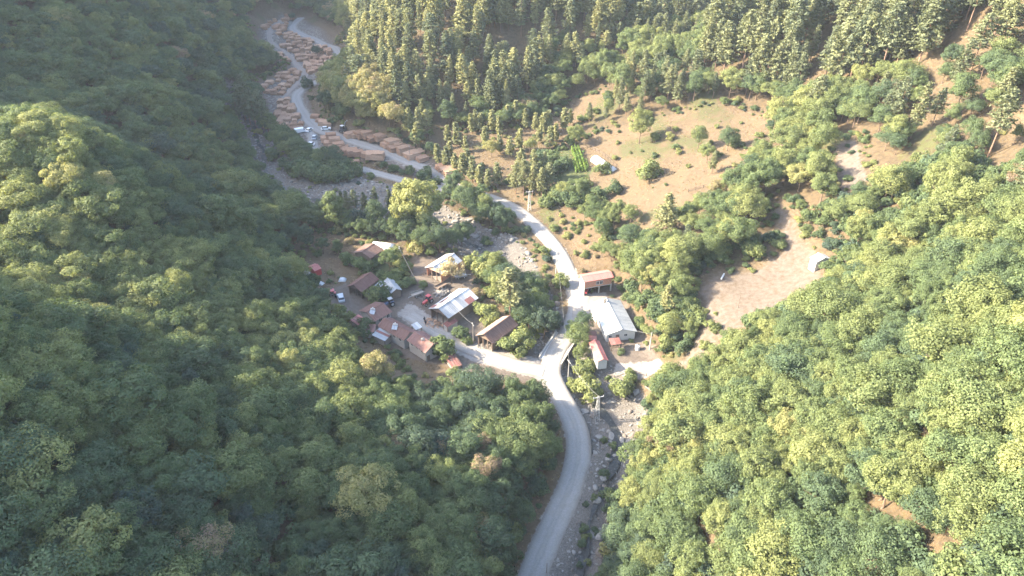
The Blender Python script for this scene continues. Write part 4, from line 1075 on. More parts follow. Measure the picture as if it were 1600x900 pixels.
# ------------------------------------------------------------------ timber yard
def log_mat(name, a, b):
    m, nt, out = new_mat(name); tc = nt.nodes.new('ShaderNodeTexCoord').outputs['Object']
    n = noise(nt, 2.2, 4, .7, tc); oi = nt.nodes.new('ShaderNodeObjectInfo').outputs['Random']
    f = mth(nt, 'ADD', n, mth(nt, 'MULTIPLY', mth(nt, 'SUBTRACT', oi, .5), .45))
    bsdf(nt, out, ramp(nt, f, [(.25, a), (.75, b)]), .9, n, .3, .03); return m
M['log'] = log_mat('peeled_logs', (.29, .17, .11), (.45, .295, .20))
def stack_mesh(seed, wide, high, L):
    r = random.Random(seed); b = MB(); rad = .2
    for row in range(high):
        n = wide - (row // 2)
        for i in range(n):
            rr = rad * r.uniform(.75, 1.12); y = (i - (n - 1) / 2) * rad * 2 + r.uniform(-.04, .04); z = rad + row * rad * 1.75 + r.uniform(-.02, .03); dx = r.uniform(-.22, .22); sk = r.uniform(-.05, .05)
            b.tube((-L / 2 + dx, y - sk, z), (L / 2 + dx, y + sk, z + r.uniform(-.03, .03)), rr, rr * r.uniform(.8, 1), 7)
    me = bpy.data.meshes.new('log_stack'); me.from_pydata(b.v, [], b.f); me.materials.append(M['log']); me.update(); return me
STACKS = [stack_mesh(1, 9, 5, 3.8), stack_mesh(2, 7, 4, 3.4), stack_mesh(3, 11, 5, 4.0), stack_mesh(4, 8, 6, 3.4), stack_mesh(5, 10, 4, 4.4)]
n_st = [0]
def stack(x, y, rz, var, s, label, group):
    n_st[0] += 1
    o = link(bpy.data.objects.new('log_stack', STACKS[var])); o.location = (x, y, float(height(x, y)) - .06); o.rotation_euler = (0, 0, rz); o.scale = (s, s, s * random.uniform(.8, 1.15))
    tag(o, label, 'log stack', group)
def road_dir(x, y, line=None):
    l = ROADS['main']['line'] if line is None else line; i = int(np.argmin(np.hypot(l[:, 0] - x, l[:, 1] - y))); i = min(max(i, 1), len(l) - 2); d = l[i + 1] - l[i - 1]; return math.atan2(d[1], d[0])
random.seed(5)
for i, (u, v) in enumerate([(548, 214), (556, 214), (565, 213), (574, 215), (584, 218), (594, 218)]):
    p = hit(u, v); stack(p[0], p[1], road_dir(p[0], p[1]) + 1.2, i % 5, 1.25, f'{ordn[i]} log stack from the left in the row above the log road', 'log stacks above the log road')
for i, (u, v) in enumerate([(606, 228), (613, 225), (618, 234), (624, 230), (630, 240), (636, 234), (643, 246), (651, 241), (660, 251)]):
    p = hit(u, v); stack(p[0], p[1], road_dir(p[0], p[1]) + 1.3, (i * 2) % 5, 1.3, f'{ordn[i]} log stack from the left in the staggered sunny row by the log road', 'log stacks in the staggered roadside row')
for i, (u, v) in enumerate([(693, 265), (704, 271)]):
    p = hit(u, v); stack(p[0], p[1], road_dir(p[0], p[1]) + 1.4, i + 1, 1.6, f'{["left", "right"][i]} one of the two big log stacks at the road bend by the pines', 'big log stacks at the bend')
for i, (u, v) in enumerate([(493, 184), (500, 190), (506, 195), (512, 200)]):
    p = hit(u, v); stack(p[0], p[1], road_dir(p[0], p[1]) + 1.0, i % 5, 1.0, f'{ordn[i]} small log stack from the top along the right verge of the yard road', 'log stacks on the yard road verge')
for i, (u, v) in enumerate([(511, 219), (518, 217), (516, 225), (523, 222), (521, 231), (529, 228), (527, 237), (535, 234), (534, 241), (543, 239), (551, 241), (560, 243)]):
    p = hit(u, v); stack(p[0], p[1], road_dir(p[0], p[1]) + .9, (i + 2) % 5, 1.15, f'{ordn[i]} log stack, counted from the white cars, between the two roads', 'log stacks between the two roads')
for i, (u, v) in enumerate([(574, 245), (583, 246), (592, 248)]):
    p = hit(u, v); stack(p[0], p[1], road_dir(p[0], p[1]) + .7, (i + 1) % 5, 1.3, f'{["left", "middle", "right"][i]} log stack of the three below the log road', 'log stacks below the log road')
p = hit(556, 254); stack(p[0], p[1], .2, 1, .9, 'lone low log stack beside the riverside track', 'lone stack')
YA = [('lower yard beside the trees', [(424, 156), (452, 152), (462, 160), (478, 190), (482, 206), (436, 210), (430, 190)]), ('middle yard by the wooded spur', [(400, 126), (440, 114), (462, 106), (486, 112), (474, 128), (452, 150), (428, 154), (408, 145)]),
      ('upper yard inside the road loop', [(422, 84), (438, 68), (452, 50), (475, 58), (515, 72), (530, 90), (510, 112), (470, 114), (450, 100)]), ('top of the yard below the bare bank', [(404, 60), (414, 34), (440, 22), (460, 28), (452, 44), (436, 66), (422, 76)])]
rot0 = {0: .15, 1: -.1, 2: .35, 3: .5}
for zi, (wh, px) in enumerate(YA):
    poly = pg(*px); c = poly.mean(axis=0); a = rot0[zi] ; ca, sa = math.cos(a), math.sin(a); i = 0
    for r_ in range(-14, 15):
        for q_ in range(-22, 23):
            lx_, ly_ = q_ * 3.2 + random.uniform(-.3, .3) + (r_ % 2) * .8, r_ * 5.0 + random.uniform(-.5, .5)
            x, y = c[0] + lx_ * ca - ly_ * sa, c[1] + lx_ * sa + ly_ * ca
            if poly_sd(np.array([x]), np.array([y]), poly)[0] < .8 or grid_at(ROAD_D, x, y) < 1.2 or n_st[0] > 285 or random.random() < .06: continue
            u, v, _ = project(np.array([x, y, height(x, y)]))
            vv = random.randrange(5); side = 'left' if u < px[0][0] + .33 * (max(q[0] for q in px) - min(q[0] for q in px)) else 'centre' 
            stack(x, y, a + 1.57 + random.uniform(-.12, .12), vv, random.uniform(.85, 1.05), f'{["wide", "low", "broad", "tall", "long"][vv]} log stack in the {wh}', f'log stacks in the {wh}'); i += 1
seen_ = {}
for o in [q for q in COL.objects if q.name.startswith('log_stack')]: seen_.setdefault(o['label'], []).append(o)
for l, mem in seen_.items():
    if len(mem) > 1:
        for n, o in enumerate(sorted(mem, key=lambda q: float(project(np.array(q.location))[0]))): o['label'] = f'{l}, {ordinal(n)} from left'
print('STACKS', n_st[0])

# ------------------------------------------------------------------ poles
def pole(u, v, h, label, arm=1.6, mat='concrete', lean=0.0, r=.16, rz=.4):
    p = hit(u, v); o = tag(empty('utility_pole', p, rz), label, 'pole', 'power line poles')
    o.rotation_euler = (0, lean, rz)
    MB().tube((0, 0, -.8), (0, 0, h), r, r * .6, 8).build('shaft', M[mat], o)
    if arm:
        c = MB().box((0, 0, h - .5), (.12, arm, .12)).build('crossarm', M['steel'], o)
        for y in (-arm / 2 + .1, 0, arm / 2 - .1): MB().tube((0, y, h - .44), (0, y, h - .2 if y else h + .1), .06, .05, 6).build('insulator', M['frame_white'], c)
    return Vector(p) + Vector((0, 0, h - .3))
def pylon(u, v, h, label):
    p = hit(u, v); o = tag(empty('lattice_pylon', p, .3), label, 'pylon', 'lattice pylons'); b0, b1 = .55, .18
    for sx in (-1, 1):
        for sy in (-1, 1): MB().tube((sx * b0, sy * b0, -.6), (sx * b1, sy * b1, h), .07, .06, 4).build('leg', M['steel'], o)
    br_ = MB(); n = 7
    for k in range(n):
        z0, z1 = h * k / n, h * (k + 1) / n; a0, a1 = b0 + (b1 - b0) * k / n, b0 + (b1 - b0) * (k + 1) / n
        for s in (-1, 1): br_.tube((-a0, s * a0, z0), (a1, s * a1, z1), .035, None, 4); br_.tube((s * a0, -a0, z0), (s * a1, a1, z1), .035, None, 4)
    br_.build('bracing', M['steel'], o)
    c = MB().box((0, 0, h - .3), (2.6, .14, .14)).build('crossarm', M['steel'], o)
    for x in (-1.2, 0, 1.2): MB().tube((x, 0, h - .22), (x, 0, h + .12), .07, .05, 6).build('insulator', M['frame_white'], c)
    return Vector(p) + Vector((0, 0, h))
pA = pylon(932, 657, 7.6, 'lattice pylon beside the stream below the bridge')
pB = pole(887.5, 594, 6.5, 'grey pole beside the stream at the road junction', mat='concrete')
pC = pole(1015, 546, 5.5, 'pole standing in the yard right of the long house', .0)
pD = pylon(827, 329, 7.5, 'white lattice pylon beside the upper road below the pines')
pE = pole(868.5, 428, 8.5, 'tall white pole on the left verge of the climbing road', 1.0, 'frame_white', r=.13)
pF = pole(816, 360, 4.5, 'short dark post where the track leaves the road', 0, 'wood_old', r=.1)
pG = pole(740, 538, 7.0, 'pale wooden pole beside the lane near the tiled barn', 1.4, 'wood_grey')
pH = pole(651, 441, 13.0, 'leaning pale timber pole at the top of the village square', 1.2, 'wood_grey', R(-19), .14, 0.0)
pI = pole(1153, 481, 4.6, 'thin dark pole on the sunny bench', 0, 'wood_old', r=.08)
pJ = pole(922, 686, 3.8, 'dark marker post between lower road and stream', 0, 'wood_old', r=.09)
pK = pole(854, 896, 3.0, 'dark post on the right verge at the bottom of the road', 0, 'wood_old', r=.09)
pL = pole(641, 249, 6.0, 'thin pole at the log road among the staggered stacks', 0.8, 'wood_grey', r=.1)
M['cable'] = simple('cable', (.25, .25, .25), .6, .1)
def wire(a, b, sag, label):
    c = MB(); n = 12; pts_ = [a.lerp(b, i / n) - Vector((0, 0, sag * 4 * (i / n) * (1 - i / n))) for i in range(n + 1)]
    for i in range(n): c.tube(pts_[i], pts_[i + 1], .022, None, 4, False)
    tag(c.build('power_cable', M['cable']), label, 'cable')
wire(pA, pB, .8, 'thin cable from the lattice pylon to the junction pole')
lc = LONG[0]; wire(pC, Vector((lc[0] + 4.0, lc[1] - 6.0, LONG[4] + 3.2)), .4, 'thin cable from the yard pole to the long house')
wire(pG, Vector((*hit(713, 500)[:2], hit(713, 500)[2] + 4.2)), .5, 'pale cable from the lane pole to the patchwork barn')
wire(pB, pE, 1.2, 'thin cable from the junction pole up to the white pole')

# ------------------------------------------------------------------ vehicles
for nm, c in (('car_white', (.7, .7, .7)), ('car_silver', (.42, .44, .47)), ('car_dark', (.03, .04, .055)), ('tractor_red', (.42, .06, .06)), ('tractor_blue', (.06, .09, .16)), ('machine_dark', (.06, .065, .07))):
    M[nm] = simple(nm, c, .3, .08, 1.0, spec=.5)
def wheel(parent, x, y, r, w):
    o = MB().tube((x, y - w / 2, r), (x, y + w / 2, r), r, r, 14).build('wheel', M['rubber'], parent)
    MB().tube((x, y - w / 2 - .02, r), (x, y + w / 2 + .02, r), r * .55, r * .55, 10).build('rim', M['steel'], o)
def prism(profile, y0, y1, inset=0.0):
    n = len(profile); m = MB()
    vs = [(x, y0, z) for x, z in profile] + [(x, y1, z) for x, z in profile]
    return m.add(vs, [tuple(range(n - 1, -1, -1)), tuple(range(n, 2 * n))] + [(i, (i + 1) % n, n + (i + 1) % n, n + i) for i in range(n)])
def place(name, u, v, deg, label, cat, group=None, dz=0.0):
    p = hit(u, v); 
    dr = [(r['line'][dist_line(np.array([p[0]]), np.array([p[1]]), r['line'])[1][0], 2] + .06) for r in ROADS.values() if dist_line(np.array([p[0]]), np.array([p[1]]), r['line'])[0][0] < r['hw']]
    return tag(empty(name, (p[0], p[1], (max(dr) if dr else p[2]) + dz), R(deg)), label, cat, group)
def car(u, v, deg, mat, label, van=False):
    o = place('parked_car' if not van else 'parked_van', u, v, deg, label, 'car' if not van else 'van')
    if not van:
        prism([(-2.05, .35), (2.0, .35), (2.08, .6), (2.0, .82), (1.0, .95), (-1.9, .98), (-2.08, .75)], -.85, .85).build('body', M[mat], o)
        c = MB(); b, t = [(1.0, .94), (-1.75, .97)], [(.35, 1.46), (-1.25, 1.46)]
        vs = [(x, y * .8, z) for x, z in b for y in (-1, 1)] + [(x, y * .65, z) for x, z in t for y in (-1, 1)]
        g = c.add(vs, [(0, 1, 5, 4), (1, 3, 7, 5), (3, 2, 6, 7), (2, 0, 4, 6), (4, 5, 7, 6)]).build('cabin_glass', M['glass'], o)
        MB().box((-.45, 0, 1.48), (1.7, 1.32, .05)).build('roof', M[mat], o)
        xs = (1.25, -1.25)
    else:
        prism([(-2.4, .4), (2.3, .4), (2.4, .9), (1.9, 1.25), (1.35, 2.0), (-2.4, 2.05)], -.92, .92).build('body', M[mat], o)
        prism([(1.88, 1.3), (1.4, 1.95), (1.2, 1.95), (1.2, 1.3)], -.93, .93).build('windscreen', M['glass'], o); xs = (1.5, -1.5)
    for s in (-1, 1):
        MB().box((2.05 if not van else 2.36, s * .6, .68), (.08, .3, .14)).build('headlight', M['frame_white'], o)
        for x in xs: wheel(o, x, s * .8, .33, .22)
def tractor(u, v, deg, mat, label, cab=True):
    o = place('tractor', u, v, deg, label, 'tractor')
    prism([(.1, .75), (1.75, .7), (1.8, 1.25), (.1, 1.4)], -.32, .32).build('bonnet', M[mat], o)
    MB().box((-.5, 0, .85), (1.3, .5, .5)).build('chassis', M['machine_dark'], o)
    for s in (-1, 1):
        wheel(o, -.75, s * .75, .75, .42); wheel(o, 1.35, s * .65, .42, .26)
        MB().box((-.75, s * .75, 1.58), (1.1, .46, .07)).build('mudguard', M[mat], o)
    MB().tube((1.1, .15, 1.3), (1.1, .15, 2.0), .05).build('exhaust', M['machine_dark'], o)
    if cab:
        MB().add([(-1.1, -.55, 1.2), (.1, -.55, 1.2), (.1, .55, 1.2), (-1.1, .55, 1.2), (-1.0, -.5, 2.35), (-.05, -.5, 2.35), (-.05, .5, 2.35), (-1.0, .5, 2.35)], [(0, 1, 5, 4), (1, 2, 6, 5), (2, 3, 7, 6), (3, 0, 4, 7)]).build('cab_glass', M['glass'], o)
        MB().box((-.52, 0, 2.4), (1.25, 1.25, .12)).build('cab_roof', M['tin_grey' if 'blue' in mat else mat], o)
    else:
        MB().box((-.6, 0, 1.25), (.5, .5, .12)).box((-.83, 0, 1.5), (.1, .5, .45)).build('seat', M['machine_dark'], o)
        for s in (-1, 1): MB().tube((-.9, s * .5, 1.1), (-.9, s * .5, 2.2), .04).build('roll_bar', M['machine_dark'], o)
        MB().box((-.7, 0, 2.22), (1.0, 1.15, .07)).build('sunshade', M[mat], o)
def trailer(u, v, deg, label, mat='wood_grey'):
    o = place('farm_trailer', u, v, deg, label, 'trailer')
    MB().box((0, 0, .75), (3.6, 1.8, .12)).build('bed', M[mat], o)
    for s in (-1, 1):
        MB().box((0, s * .88, 1.02), (3.6, .06, .42)).build('side_board', M[mat], o)
        for x in (-.9, .9): wheel(o, x, s * .75, .36, .22)
    MB().tube((1.8, 0, .7), (3.1, 0, .5), .06).build('drawbar', M['steel'], o)
car(533, 468, 110, 'car_silver', 'small silver car parked in front of the orange tiled barn')
tractor(520.5, 462, 100, 'tractor_red', 'small red tractor next to the silver car', False)
tractor(608, 478, 215, 'tractor_blue', 'dark tractor with pale cab roof beside the upper house')
tractor(668, 474, 235, 'tractor_red', 'red tractor at the end of the patchwork barn', True)
trailer(653, 462, 215, 'grey wooden trailer standing in the village square')
trailer(690, 450, 45, 'brown timber trailer behind the patchwork barn', 'wood_old')
trailer(720, 434, 20, 'grey trailer under the dry yellow tree', 'tin_grey')
car(646, 287, 160, 'car_dark', 'dark car parked on the riverside track')
car(510, 205, 15, 'car_white', 'white car parked at the fork of the log road')
car(484, 228, 175, 'car_white', 'white car parked on the riverside track below the fork')
car(481, 237, 120, 'car_white', 'white van nose-down beside the riverside bushes', True)
car(470, 207, 30, 'car_white', 'white van standing by the lower timber yard', True)
car(492, 217, 95, 'car_silver', 'silver car at the track corner below the log road')
car(484, 205, 70, 'car_white', 'white car beside the yard road above the fork')
tractor(917, 457, 250, 'tractor_red', 'red tractor inside the open garage of the roadside house', False)
# log loader
o = place('log_loader', 537, 206, 60, 'dark log loader with raised arm beside the roadside stacks', 'loader')
MB().box((0, 0, 1.1), (3.2, 1.6, .8)).build('chassis', M['machine_dark'], o)
MB().box((-.5, 0, 2.2), (1.3, 1.4, 1.4)).build('cab', M['glass'], o); MB().box((-.5, 0, 2.95), (1.4, 1.5, .1)).build('cab_roof', M['car_white'], o)
a_ = MB().tube((.9, 0, 1.5), (1.4, 0, 3.6), .14, .12).tube((1.4, 0, 3.6), (3.0, 0, 4.3), .12, .1).tube((3.0, 0, 4.3), (3.1, 0, 3.2), .08).build('arm', M['steel'], o)
MB().box((3.1, 0, 2.95), (.5, .7, .45)).build('grapple', M['machine_dark'], a_)
for x in (-1.1, 1.1):
    for s in (-1, 1): wheel(o, x, s * .85, .6, .4)

# ------------------------------------------------------------------ people in the square
M['cloth_dark'] = simple('dark_clothing', (.045, .045, .055), .9, .2, 6); M['skin'] = simple('skin', (.42, .26, .19), .7, .1); M['hair'] = simple('dark_hair', (.02, .016, .013), .8, .1)
def person(u, v, deg, label, step):
    V = [(0, 0, .95), (0, 0, 1.15), (0, 0, 1.40), (0, .0, 1.5), (0, .02, 1.57), (0, .02, 1.70)]; Rr = [.15, .145, .17, .075, .08, .10]
    E = [(0, 1), (1, 2), (2, 3), (3, 4), (4, 5)]
    for s in (-1, 1):
        b = len(V); V += [(s * .10, 0, .88), (s * .11, s * step * .5, .48), (s * .115, s * step, .08), (s * .12, s * step + .16, .04), (s * .2, 0, 1.40), (s * .25, -.02 * s, 1.13), (s * .23, .08, .90), (s * .22, .10, .80)]
        Rr += [.10, .075, .055, .05, .075, .055, .045, .04]; E += [(0, b), (b, b + 1), (b + 1, b + 2), (b + 2, b + 3), (2, b + 4), (b + 4, b + 5), (b + 5, b + 6), (b + 6, b + 7)]
    me = bpy.data.meshes.new('person'); me.from_pydata(V, E, []); o = link(bpy.data.objects.new('person', me))
    p = hit(u, v); o.location = (p[0], p[1], p[2] + .02); o.rotation_euler = (0, 0, R(deg))
    sk = o.modifiers.new('body', 'SKIN')
    for d, r in zip(me.skin_vertices[0].data if me.skin_vertices else [], Rr): d.radius = (r, r)
    if not me.skin_vertices:
        pass
    me.skin_vertices[0].data[0].use_root = True
    o.modifiers.new('smooth', 'SUBSURF').levels = 1
    me.materials.append(M['cloth_dark'])
    bm = bmesh.new(); bmesh.ops.create_uvsphere(bm, u_segments=10, v_segments=7, radius=.115)
    for v_ in bm.verts: v_.co = Vector((v_.co.x, v_.co.y + .0, v_.co.z * .9 + 1.735))
    hm = bpy.data.meshes.new('hair'); bm.to_mesh(hm); bm.free(); hm.materials.append(M['hair']); link(bpy.data.objects.new('hair', hm), o)
    bm = bmesh.new(); bmesh.ops.create_uvsphere(bm, u_segments=10, v_segments=7, radius=.10)
    for v_ in bm.verts: v_.co = Vector((v_.co.x * .85, v_.co.y * .9 + .035, v_.co.z * 1.15 + 1.68))
    bmesh.ops.create_cone(bm, segments=4, radius1=.02, radius2=.005, depth=.06, matrix=Matrix.Translation((0, .135, 1.67)) @ Matrix.Rotation(R(-90), 4, 'X'))
    hm = bpy.data.meshes.new('face'); bm.to_mesh(hm); bm.free(); hm.materials.append(M['skin']); link(bpy.data.objects.new('face', hm), o)
    tag(o, label, 'person')
person(663.5, 503, 30, 'person in dark clothes standing at the barn end farther from the lane', .06)
person(665.5, 508, 200, 'person in dark clothes standing nearer the lane by the firewood', .12)

# ------------------------------------------------------------------ yard clutter
def pile(name, u, v, n, r, sz, mat, label, cat, deg=0.0, stretch=1.0):
    b = MB(); p = hit(u, v); rnd = random.Random(int(u * 7 + v))
    for _ in range(n):
        a, q = rnd.uniform(0, 6.28), r * math.sqrt(rnd.random()); x, y = math.cos(a) * q * stretch, math.sin(a) * q; z = max(.08, (1 - q / r) * r * .55) * rnd.uniform(.3, 1)
        d = Vector((rnd.gauss(0, 1), rnd.gauss(0, 1), rnd.gauss(0, .3))).normalized() * sz * rnd.uniform(.5, 1)
        c = Vector((x, y, z)); b.tube(c - d, c + d, sz * rnd.uniform(.16, .3), None, 6)
    o = b.build(name, M[mat]); o.location = p; o.rotation_euler = (0, 0, R(deg)); return tag(o, label, cat)
pile('firewood_heap', 675, 506, 150, 2.3, .4, 'log', 'heap of split firewood at the end of the patchwork barn', 'firewood', -35, 1.5)
pile('firewood_heap', 757, 541, 90, 1.6, .4, 'wood_grey', 'grey heap of branches at the gable of the tiled barn', 'firewood', 0, 1.6)
pile('scrap_heap', 672, 428, 110, 1.8, .45, 'wood_old', 'dark heap of timber in the mouth of the white tin barn', 'timber heap', 0, 1.4)
pile('plank_heap', 690, 458, 40, 1.6, 1.0, 'wood_grey', 'heap of planks behind the patchwork barn', 'planks', 40, 1.3)
pile('scrap_heap', 962, 537, 70, 1.4, .45, 'wood_old', 'dark clutter in front of the white gable wall', 'timber heap', 0, 1.4)
def tarp(name, u, v, w, d, h, mat, label, cat, deg=0):
    n = 9; vs, fs = [], []; p = hit(u, v); rnd = random.Random(int(u))
    for i in range(n):
        for j in range(n):
            x, y = (i / (n - 1) - .5), (j / (n - 1) - .5); e = max(0, 1 - (2 * max(abs(x), abs(y))) ** 3)
            vs.append((x * w * (1 + rnd.uniform(-.06, .06)), y * d * (1 + rnd.uniform(-.06, .06)), h * e * rnd.uniform(.75, 1.1) - .05))
    for i in range(n - 1):
        for j in range(n - 1): fs.append((i * n + j, (i + 1) * n + j, (i + 1) * n + j + 1, i * n + j + 1))
    o = mesh_obj(name, vs, fs, M[mat]); o.location = p; o.rotation_euler = (0, 0, R(deg)); return tag(o, label, cat)
tarp('covered_pile', 479, 428, 2.2, 1.8, 1.1, 'concrete', 'grey covered pile beside the tiny red shed', 'covered pile')
tarp('covered_pile', 498, 443, 3.0, 1.6, .9, 'plastic', 'long pale covered pile below the red shed', 'covered pile', -20)
tarp('covered_pile', 535, 438, 2.2, 1.8, 1.0, 'plastic', 'white covered pile left of the orange tiled barn', 'covered pile')
tarp('plastic_sheet', 904, 288, 3.0, 2.2, 1.2, 'plastic', 'crumpled white plastic sheet below the vegetable patch', 'plastic sheet', 30)
tarp('plastic_sheet', 507, 247, 2.2, 1.2, .7, 'plastic', 'small white sheet on the bank under the log road', 'plastic sheet', 20)
p = hit(996, 546); o = tag(empty('water_tank', p), 'white plastic water tank in the yard near the pole', 'tank')
MB().tube((0, 0, 0), (0, 0, 1.3), .6, .6, 14).tube((0, 0, 1.3), (0, 0, 1.5), .6, .25, 14).build('vessel', M['plastic'], o); MB().tube((0, 0, 1.5), (0, 0, 1.58), .22, .22, 10).build('lid', M['car_dark'], o)
p = hit(1129, 433); o = tag(MB().tube((-1.4, 0, .25), (1.4, 0, .25), .22, .22, 10).build('water_pipe', M['plastic']), 'white pipe lying on the sunny bench', 'pipe'); o.location = p; o.rotation_euler = (0, 0, R(60))
p = hit(1026, 618); o = tag(MB().box((0, 0, .35), (7.0, .18, .18)).build('timber_beam', M['wood_grey']), 'long pale beam lying beside the big tree above the stream', 'beam'); o.location = (p[0], p[1], p[2]); o.rotation_euler = (0, R(6), R(-45))
# fences
def fence(px, label, rails=2, h=1.2, mat='wood_grey', step=2.2):
    w = resample(np.array([hit(u, v) for u, v in px]), step); w[:, 2] = height(w[:, 0], w[:, 1]); o = tag(empty('wooden_fence', w[0]), label, 'fence'); c = Vector(w[0])
    for q in w: MB().box(tuple(Vector(q) - c + Vector((0, 0, h / 2 - .2))), (.12, .12, h + .4)).build('post', M[mat], o)
    for a, b in zip(w[:-1], w[1:]):
        for k in range(rails): z = h * (k + .7) / rails; MB().tube(Vector(a) - c + Vector((.08, 0, z)), Vector(b) - c + Vector((.08, 0, z)), .06, None, 5).build('rail', M[mat], o)
fence([(552, 404), (537, 410), (557, 420), (572, 413)], 'grey rail pen in front of the old brown barn', 3, 1.4)
fence([(925, 233), (942, 243), (962, 262)], 'thin fence above the white plastic tunnel', 2, 1.3, 'wood_old')
fence([(640, 463), (660, 470)], 'short broken fence in the square', 1, .9)
fence([(1075, 300), (1130, 283), (1172, 280)], 'fence along the lower edge of the brown meadow', 2, 1.2, 'wood_old')
fence([(960, 590), (985, 582), (1010, 588)], 'low fence along the yard edge above the stream', 2, 1.0, 'wood_old')
fence([(878, 560), (905, 545)], 'stub of railing beside the bridge', 2, 1.0, 'wood_grey')
# ------------------------------------------------------------------ single trees and shrubs on the valley floor
random.seed(77)
def T(kind, u, v, h, tint, label, wide=1.0, group=None):
    nm = {'broad': 'broadleaf_tree', 'bush': 'bush', 'pine': 'pine_tree', 'young_pine': 'pine_tree', 'poplar': 'poplar_tree', 'great': 'broadleaf_tree', 'dry': 'dry_tree'}[kind]
    plant(kind, nm, hit(u, v), h, tint, None, wide, label, {'bush': 'bush', 'pine': 'pine', 'young_pine': 'pine'}.get(kind, 'tree'), group)
def row(kind, pxs, hs, tints, fmt, group, wide=1.0):
    for i, (u, v) in enumerate(pxs):
        T(kind, u, v, hs[i % len(hs)] * random.uniform(.92, 1.08), tints[i % len(tints)], fmt.format(ordn[i]), wide, group)
row('bush', [(466, 272), (478, 278), (490, 281), (503, 283), (516, 283), (529, 281), (541, 278), (550, 275), (497, 272), (520, 271), (484, 268)], [5.5, 6.2, 6.6, 6.0], [.25, .4, .33, .45], '{} shrub from the left in the thicket between river and log road', 'thicket between river and log road', 1.15)
row('bush', [(434, 215), (446, 213), (458, 222), (468, 232), (462, 246), (470, 256), (446, 262), (425, 250)], [4, 5, 4.5], [.2, .35, .3], '{} dark shrub, counted from the top, along the river below the yard', 'shrubs along the river below the yard')
T('poplar', 526, 362, 15.5, .5, 'slim pale green poplar leaning over the dry field', 1.1)
T('poplar', 362, 385, 17, .42, 'tall slender green poplar on the left bank', 1.3, 'poplars at the foot of the left slope'); T('poplar', 392, 392, 15, .48, 'shorter poplar beside the tall one at the foot of the slope', 1.2, 'poplars at the foot of the left slope')
T('poplar', 345, 372, 14, .35, 'dark poplar left of the two on the left bank', 1.2, 'poplars at the foot of the left slope')
row('pine', [(536, 334), (545, 337), (556, 338), (572, 333), (589, 334), (612, 332), (630, 338)], [9, 10, 9.5], [.15, .25, .1], '{} dark pine from the left in the row beside the stony river', 'dark pines beside the stony river')
T('broad', 592, 360, 10.5, .28, 'grey-green round tree in front of the dark pines')
T('great', 655, 362, 18, .8, 'big bright yellow-green tree above the village')
row('broad', [(636, 385), (664, 396), (688, 394), (709, 390), (722, 384), (672, 378)], [8.5, 9.5, 9, 8], [.25, .33, .2, .3], '{} dark green tree from the left below the big yellow tree', 'dark trees below the big yellow tree')
row('broad', [(548, 366), (566, 370), (582, 372), (600, 370), (618, 374), (512, 360), (492, 362)], [6.5, 7, 6], [.2, .42, .3], '{} tree from the left in the belt behind the dry field', 'tree belt behind the dry field')
T('bush', 650, 393, 5.0, .9, 'small golden shrub under the big yellow tree'); T('bush', 675, 400, 2.8, .45, 'low green shrub behind the white tin barn')
row('broad', [(707, 318), (722, 325), (737, 333), (752, 342), (767, 352), (783, 364), (792, 356), (756, 328), (776, 340), (734, 318)], [5.6, 6.2, 6.6, 5.8], [.15, .25, .3, .5], '{} tree from the left in the hedge between road and river', 'hedge between road and river')
row('pine', [(806, 303), (818, 306), (832, 308), (846, 309), (858, 303), (814, 286), (834, 286), (850, 284)], [12, 13.5, 13, 11.5], [.6, .45, .75], '{} pine of the dense clump beside the upper lattice pylon', 'pine clump beside the pylon', 1.15)
row('young_pine', [(686, 258), (699, 263), (712, 268), (724, 274), (738, 284), (750, 293), (762, 296), (776, 293), (704, 250), (732, 268)], [9, 10, 8.5], [.6, .45, .75], '{} young pine from the left along the road bank by the bend', 'young pines along the road bank', 1.15)
row('young_pine', [(738, 209), (752, 208), (768, 208), (781, 214), (745, 203), (793, 196), (806, 194), (822, 202), (836, 208), (850, 213), (858, 210), (811, 236)], [8.5, 9.5, 10.5, 9], [.7, .55, .85], '{} young pine from the left on the sunny glade', 'young pines on the glade', 1.1)
row('pine', [(640, 215), (655, 218), (668, 214), (652, 234)], [12, 13, 11], [.75, .6, .85], '{} sunlit pine from the left at the glade edge above the stacks', 'pines at the glade edge', 1.1)
T('broad', 768, 246, 7.5, .88, 'pale yellowish willow on the sunny glade'); T('broad', 828, 240, 6.5, .75, 'pale bushy tree below the glade'); T('broad', 899, 228, 8.5, .62, 'fresh green tree at the top of the vegetable patch')
row('bush', [(838, 272), (852, 274), (868, 270), (882, 262), (862, 256), (845, 255)], [4.5, 5.5, 4.8], [.35, .45, .25], '{} shrub from the left beside the vegetable patch', 'shrubs beside the vegetable patch')
T('broad', 999, 224, 12.5, .72, 'big sunlit yellow-green tree at the top of the brown meadow'); T('bush', 1011, 279, 6.2, .62, 'round lone bush in the middle of the brown meadow')
T('bush', 940, 271, 4.4, .55, 'round green bush at the end of the plastic tunnel'); T('bush', 961, 301, 4.2, .35, 'round dark bush below the plastic tunnel')
T('broad', 1089, 236, 9.2, .55, 'upright green tree in the right half of the brown meadow'); T('broad', 1136, 236, 8.2, .3, 'dark round tree at the right end of the meadow'); T('bush', 1147, 230, 4, .5, 'lighter bush beside the dark meadow tree')
T('bush', 1022, 219, 2.8, .7, 'small bright bush beside the big meadow tree'); T('bush', 1046, 218, 2.6, .85, 'small dry yellow bush in the upper meadow'); T('bush', 1022, 246, 1.8, .4, 'tiny shrub above the lone meadow bush')
T('broad', 1104, 255, 6.5, .6, 'pale green tree at the lower right of the meadow'); T('pine', 1112, 272, 8, .5, 'lone olive pine at the lower right of the meadow')
